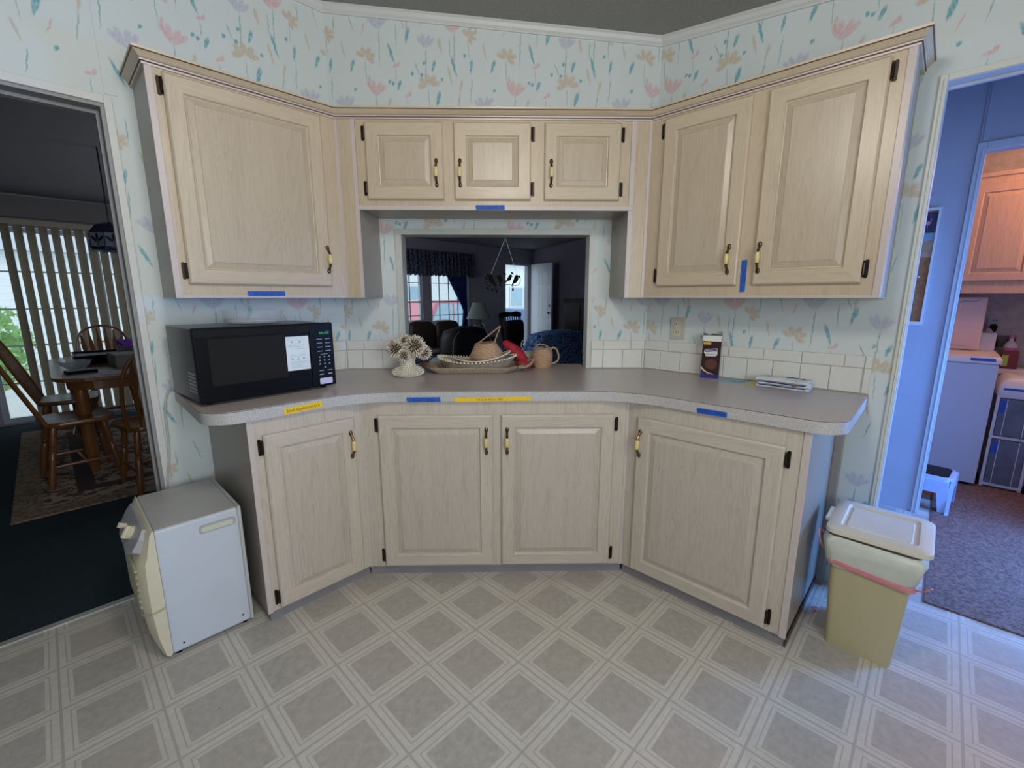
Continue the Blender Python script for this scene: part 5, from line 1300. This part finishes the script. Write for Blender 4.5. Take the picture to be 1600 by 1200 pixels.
# dark cabinet by the right wall
dc = thing('curio_cabinet', 'tall narrow dark wood cabinet against the dark right wall of the living room', 'cabinet', HOUSE, (7.62, 5.20, 0))
MB().box(-.25, .25, -.40, .40, 0, 1.25).build('carcass', M['dark_wood'], dc)
MB().box(-.28, .28, -.43, .43, 1.25, 1.29).build('top', M['dark_wood'], dc, bevel=.006)
for a, b_ in ((-.38, -.01), (.01, .38)):
    d_ = MB().box(-.265, -.25, a, b_, .08, 1.20).build('door', plain('dark_door_panel', (.03, .018, .014), .3), dc, bevel=.003)
    MB().ball((-.275, a + .04 if a > 0 else b_ - .04, .70), .012, 8).build('knob', M['brass'], d_)
# ceiling crown line in the living room
struct(MB().box(-2.5, 7.9, 6.875, 6.9, 2.30, 2.335), 'trim_12', plain('pale_crown_strip', (.40, .41, .48), .5), HOUSE, (0, 0, 0))
# wall seam battens and light switch in the living room
struct(MB().box(6.10, 6.13, 6.892, 6.9, 0, 2.3), 'trim_13', M['shaded_paint'], HOUSE, (0, 0, 0))
o = MB().box(-.05, .05, -.008, 0, -.06, .06).build('light_switch', plain('grey_switch', (.30, .30, .36), .5), frame=HOUSE, loc=(6.72, 6.90, 1.13)); tag(o, 'pale light switch plate left of the front doorway', 'switch')

# ================================================================ outside
gz = -.75
struct(MB().box(-14, 40, 7.3, 45, gz - .05, gz), 'ground', M['drive'], HOUSE, (0, 0, 0))
tag(bpy.data.objects['ground'], 'pale concrete ground outside', 'ground')
def house(name, label, u0, u1, v0, v1, h, wins, bands=None):
    t = thing(name, label, 'house', HOUSE, ((u0 + u1)/2, (v0 + v1)/2, gz), group='neighbouring houses')
    a, b_ = (u1 - u0)/2, (v1 - v0)/2
    mb = MB(); n = int(h/.2)
    MB().box(-a, a, -b_, b_, 0, h).build('walls', M['siding'], t)
    for k in range(1, n): mb.box(-a - .01, a + .01, -b_ - .015, -b_, k*.2 - .008, k*.2)
    mb.build('siding_laps', M['siding'], t, kind='stuff')
    MB().slab([(-b_ - .4, h), (0, h + 1.0), (b_ + .4, h)], -a - .3, a + .3, axis='x').build('roof', plain('pale_roof', (.50, .52, .55), .8), t)
    for wx, wz, ww, wh in wins:
        f_ = MB().box(wx - ww/2 - .06, wx + ww/2 + .06, -b_ - .05, -b_ - .02, wz - wh/2 - .06, wz + wh/2 + .06).build('window', M['white_plastic'], t)
        MB().box(wx - ww/2, wx + ww/2, -b_ - .06, -b_ - .05, wz - wh/2, wz + wh/2).build('pane', M['tint'], f_)
    return t
house('neighbour_house', 'white sided house seen through the living room window', 6, 14.0, 17, 23, 3.6, [(1.45, 2.05, .9, .9)])
house('neighbour_house', 'white house with a band of pale blue porch windows seen through the front door', 14.6, 24, 15, 21, 3.6, [(-3.4 + k*.92, 2.05, .80, .85) for k in range(5)])
house('neighbour_house', 'pale house beyond the sliding glass door', -8, 5, 20, 26, 3.4, [(5.2, 1.9, 1.0, 1.1)])
def vehicle(name, label, u, v, mat, L_=4.6, H_=1.75, rot=0):
    t = thing(name, label, 'car', HOUSE, (u, v, gz), rot=rot); w_ = .9
    body = [(-L_/2, .35), (-L_/2 + .05, .85), (-L_*.30, 1.0), (-L_*.20, 1.02), (L_*.46, 1.0), (L_/2, .85), (L_/2, .35)]
    MB().slab(body, -w_, w_).build('body', mat, t, bevel=.04)
    cab = [(-L_*.24, 1.0), (-L_*.10, H_ - .03), (-L_*.02, H_), (L_*.34, H_), (L_*.44, 1.0)]
    MB().slab(cab, -w_ + .08, w_ - .08).build('cabin', mat, t, bevel=.04)
    for s_ in (-1, 1):
        for q in ([(-L_*.19, 1.06), (-L_*.085, H_ - .10), (.06, H_ - .10), (.06, 1.06)], [(.12, 1.06), (.12, H_ - .10), (L_*.32, H_ - .10), (L_*.39, 1.06)]):
            MB().slab(q, s_*(w_ - .075) - .01, s_*(w_ - .075) + .01).build('side_window', M['tint'], t)
        for x_ in (-L_*.32, L_*.32):
            MB().tube([(x_, s_*(w_ - .2), .34), (x_, s_*(w_ + .02), .34)], .34, 18).build('wheel', M['tyre'], t)
    return t
vehicle('parked_car', 'red car parked outside the living room window', 7.75, 10.6, M['truck'], 4.4, 1.98)
vehicle('parked_car', 'dark blue car parked outside the front door', 11.2, 9.9, M['carblue'], 4.4, 1.72, rot=.1)
# green bush outside the sliding door
bu = thing('garden_bush', 'sunlit green bush outside the left part of the sliding door', 'bush', HOUSE, (-.85, 10.2, gz))
MB().tube([(0, 0, 0), (.03, 0, .5), (0, 0, 1.1)], [.07, .05, .03], 8).build('trunk', M['bark'], bu)
mb = MB(); random.seed(21)
for k in range(1500):
    q = random.uniform(0, 2*PI); ph_ = math.acos(random.uniform(-1, 1)); r_ = .75*random.uniform(.6, 1)
    c_ = Vector((r_*math.sin(ph_)*math.cos(q), r_*math.sin(ph_)*math.sin(q), 1.35 + r_*math.cos(ph_)*1.0))
    a = Vector((random.uniform(-1, 1), random.uniform(-1, 1), random.uniform(-1, 1))).normalized()*.07; b_ = a.orthogonal().normalized()*.035
    i0 = len(mb.v); mb.v += [tuple(c_ - a), tuple(c_ + b_), tuple(c_ + a), tuple(c_ - b_)]; mb.quad([i0, i0 + 1, i0 + 2, i0 + 3])
mb.build('foliage', M['leaf'], bu, fix=False, kind='stuff')

# ================================================================ hall and laundry
# memo board on the hall wall (local x = -v, facing the camera)
cb = thing('cork_board', 'narrow cork board with two photographs pinned at its top on the hall wall', 'board', FH, (-.262, 0, 1.496))
x0_, x1_ = -.19, .168
mb = MB().box(x0_, x1_, -.014, 0, .315, .330).box(x0_, x1_, -.014, 0, -.335, -.315).box(x0_, x0_ + .012, -.014, 0, -.315, .315).box(x1_ - .010, x1_, -.014, 0, -.315, .315)
mb.build('frame', M['white_plastic'], cb)
MB().box(x0_ + .012, x1_ - .010, -.006, 0, -.315, .315).build('cork_panel', M['cork'], cb)
ph = MB().box(x0_ + .10, x1_ - .012, -.008, -.006, .195, .305).build('flamingo_photograph', plain('dark_foliage_print', (.03, .04, .10), .4, var=.8, vs=60), cb)
mb = MB(); 
for bx_, bz_ in ((.07, .235), (.095, .225), (.12, .24), (.05, .225)):
    mb.slab([(bx_ + .014*math.cos(2*PI*k/10), bz_ + .007 + .009*math.sin(2*PI*k/10)) for k in range(10)], -.0092, -.0084)
    mb.box(bx_ - .001, bx_ + .001, -.0092, -.0084, bz_ - .020, bz_); mb.tube([(bx_ + .008, -.0088, bz_ + .01), (bx_ + .014, -.0088, bz_ + .028), (bx_ + .007, -.0088, bz_ + .033)], .002, 4)
mb.build('flamingos', M['pinkwash'], ph)
ph = MB().box(x0_ + .10, x1_ - .012, -.008, -.006, .055, .190).build('seabird_photograph', M['sand'], cb)
MB().box(x0_ + .10, x1_ - .012, -.0086, -.008, .150, .190).build('sky_print', plain('blue_sky_print', (.20, .40, .55), .5), ph)
bird(MB(), .105, .118, .018, 1, -.3).xf(lambda x, y, z: (x, y*.3 - .0092, z)).build('seabird', M['iron'], ph)
for a, b_ in ((.118, -.055), (.072, -.058), (.065, -.150)): MB().ball((a, -.008, b_), .006, 8).build('push_pin', M['white_plastic'], cb, smooth=True)
# washing machine
wm = thing('washing_machine', 'white top-loading washing machine with its lid raised', 'washing machine', F391, (0, .51, 0))
lx = lambda v: -v
MB().box(-.36, .308, .0, .62, .02, .875).build('cabinet_body', plain('washer_white', (.60, .64, .74), .35, var=.02), wm, bevel=.008)
MB().rings([[(x, y, z) for x, y in rrect(-.365, .322, -.006, .63, .03, 4)] for z in (.878, .905)] + [[(x, y, .925) for x, y in rrect(-.355, .310, .004, .62, .03, 4)]], cap=True, cap0=True).build('top_deck', plain('washer_top', (.72, .66, .64), .35, var=.02), wm, smooth=30)
ld = MB().box(-.33, .215, .415, .440, .93, 1.325).build('lid', plain('washer_lid', (.68, .56, .55), .35, var=.02), wm, bevel=.014)
tm, wd = text_mb('Whirlpool', .012); tm.xf(lambda x, y, z: (x*.09/wd + .05, .4135, z + .955)).build('lettering', M['print_grey'], ld)
MB().tube(smooth_path([(-.20, .413, 1.285), (.06, .413, 1.285), (.09, .412, 1.295), (.14, .412, 1.29), (.18, .413, 1.308)]), .003, 6).build('lid_ridge', M['print_grey'], ld)
MB().box(-.36, .30, .50, .62, .92, 1.06).build('console', M['white_plastic'], wm, bevel=.01)
for a in (-.3, .26):
    for b_ in (.05, .56): MB().lathe([(.02, 0), (.02, .03)], (a, b_, 0), 10).build('foot', M['black'], wm)
tape(F391, .166, .289, .893, .914, .503, BT, '', None, 'blue tape strip on the front lip of the washing machine')
# laundry wall cabinet
lc = thing('wall_cabinet', 'peach-lit oak wall cabinet above the washing machine in the laundry', 'cabinet', F391, (.40, .84, 1.35))
MB().box(-.50, .55, 0, .35, .0, .80).build('carcass', M['peach'], lc)
MB().box(-.50, .55, -.003, 0, .0, .80).build('face_frame', M['peach'], lc)
make_door(lc, -.375, .00, .085, .755, -.003, 'l', None, (M['peach'], M['peach'])); make_door(lc, .05, .42, .085, .755, -.003, 'r', None, (M['peach'], M['peach']))
MB().box(-.50, .55, -.02, .35, .80, .83).build('cornice', M['peach'], lc, bevel=.004)
tape(F391, .015, .060, 1.362, 1.380, .8355, BT, '', None, 'short blue tape strip at the bottom of the laundry wall cabinet')
# outlet with black plug and valve box
lo = thing('wall_outlet', 'laundry wall outlet with a black plug in its lower socket', 'outlet', F391, (.282, 1.19, 1.10))
MB().box(-.035, .035, -.008, 0, -.06, .085).build('cover_plate', plain('grey_plate', (.45, .42, .40), .5), lo)
for z_ in (.045,): MB().box(-.012, -.006, -.010, -.008, z_ - .006, z_ + .006).box(.006, .012, -.010, -.008, z_ - .006, z_ + .006).build('slots', M['black'], lo)
MB().tube([(0, -.01, .0), (0, -.045, -.005), (0, -.05, -.04), (0, -.045, -.09)], [.022, .020, .012, .006], 10).build('plug', M['black'], lo, smooth=True)
vbx = thing('valve_box', 'recessed washer valve box in the laundry wall below the outlet', 'valve box', F391, (.345, 1.19, .99))
mb = MB().box(-.075, .075, -.012, 0, .045, .055).box(-.075, .075, -.012, 0, -.055, -.045).box(-.075, -.065, -.012, 0, -.045, .045).box(.065, .075, -.012, 0, -.045, .045)
mb.build('frame', plain('box_frame', (.42, .38, .36), .5), vbx)
MB().box(-.065, .065, -.002, 0, -.045, .045).build('back', plain('box_dark', (.16, .14, .13), .6), vbx)
for a in (-.03, .03): MB().tube([(a, -.01, -.04), (a, -.02, 0), (a, -.012, .02)], .008, 8).build('valve', M['brass'], vbx, smooth=True)
o = clump(MB(), 16, .035, .035, .08, .1, 12).xf(lambda x, y, z: (x, y, z + .08)).build('tumbled_cloth', plain('pale_pink_cloth', (.62, .50, .48), .8), frame=F391, loc=(.248, 1.08, .925), smooth=60); tag(o, 'pale cloth standing behind the raised washer lid', 'cloth')
# storage drawer tower
dw = thing('drawer_tower', 'white plastic drawer tower with smoky clear drawers right of the washing machine', 'drawers', F391, (.435, .58, 0))
for a in (-.093, .093):
    for b_ in (.01, .37): MB().box(a - .008, a + .008, b_ - .008, b_ + .008, .0, .66).build('post', M['white_plastic'], dw)
for z_ in (.02, .365, .655): MB().box(-.10, .10, 0, .38, z_ - .010, z_ + .010).build('shelf', M['white_plastic'], dw, bevel=.003)
for z0_, z1_ in ((.035, .35), (.38, .64)):
    d_ = MB().box(-.083, .083, -.004, .36, z0_, z1_).build('drawer', M['clear_grey'], dw, bevel=.005)
    mb = MB(); mb.box(-.050, -.046, -.0065, -.004, z0_, z1_).box(.046, .050, -.0065, -.004, z0_, z1_); mb.build('rib', M['white_plastic'], d_)
    MB().box(-.078, -.052, -.0068, -.0045, z1_ - .10, z1_ - .01).build('blue_tape', BT, d_)
MB().rings([rr3(.105, .19, .03, .665, 4, 0, .185), rr3(.105, .19, .03, .72, 4, 0, .185), rr3(.085, .17, .03, .765, 4, 0, .185), rr3(.06, .15, .03, .785, 4, 0, .185)], cap=True, cap0=True).build('domed_lid', M['white_plastic'], dw, smooth=50)
tape(F391, .355, .53, .700, .716, .572, BT, '', None, 'blue tape strip across the lid of the plastic drawer tower')
# laundry supplies
sh = thing('laundry_shelf', 'low white shelf board behind the drawer tower', 'shelf', F391, (.45, 1.06, 0))
MB().box(-.12, .30, -.06, .10, .76, .80).build('board', M['white_plastic'], sh)
for a in (-.11, .28): MB().box(a - .01, a + .01, -.05, .09, 0, .76).build('leg', M['white_plastic'], sh)
db = thing('detergent_carton', 'dark red carton with lime green label on the laundry shelf', 'carton', F391, (.385, 1.05, .80))
MB().box(-.04, .045, -.05, .04, 0, .13).build('box', plain('maroon_carton', (.16, .02, .02), .5), db)
MB().box(-.040, -.006, -.0515, -.05, .02, .10).build('label_patch', M['greenbox'], db)
bt = thing('detergent_bottle', 'white bottle with pink label behind the laundry carton', 'bottle', F391, (.385, 1.115, .80))
MB().lathe([(.035, 0), (.038, .01), (.038, .15), (.028, .185), (.012, .20), (.012, .22)], (0, 0, 0), 16).build('bottle_body', M['white_plastic'], bt, smooth=40)
MB().lathe([(.0385, .10), (.0385, .15)], (0, 0, 0), 16, caps=False).build('label_band', M['pinkwash'], bt)
MB().lathe([(.014, .22), (.014, .245)], (0, 0, 0), 12).build('cap', M['pinkwash'], bt)
o = MB().tube(smooth_path([(0, 0, 0), (.02, -.01, .10), (.01, .0, .22), (.03, 0, .34)]), .05, 10).build('vacuum_hose', M['black'], frame=F391, loc=(.58, .60, 0.0), smooth=True); tag(o, 'dark hose standing right of the plastic drawers', 'hose')
# step stool
stl = thing('step_stool', 'pale blue plastic step stool with black grip top on the hall floor', 'stool', HOUSE, (3.85, -.07, .008), rot=-.1)
tp_ = rrect(-.12, .12, -.105, .105, .03, 4)
MB().rings([[(x*1.04, y*1.04, .195) for x, y in tp_], [(x, y, .218) for x, y in tp_]], cap=True, cap0=True).build('step', plain('blue_stool_plastic', (.42, .55, .80), .4), stl)
MB().prism([(x*.88, y*.86) for x, y in tp_], .218, .222).build('grip_mat', M['black'], stl)
for s_ in (-1, 1):
    mb = MB()
    mb.slab([(-.17, .0), (-.16, .012), (-.125, .205), (.125, .205), (.16, .012), (.17, 0), (.115, 0), (.09, .10), (.06, .145), (-.06, .145), (-.09, .10), (-.115, 0)], s_*.112 - .008, s_*.112 + .008)
    mb.build('leg', bpy.data.materials['blue_stool_plastic'], stl)
for s_ in (-1, 1): MB().slab([(-.115, 0), (-.10, .20), (.10, .20), (.115, 0), (.07, 0), (.05, .12), (-.05, .12), (-.07, 0)], s_*.138 - .006, s_*.138 + .006, axis='x').build('leg', bpy.data.materials['blue_stool_plastic'], stl)
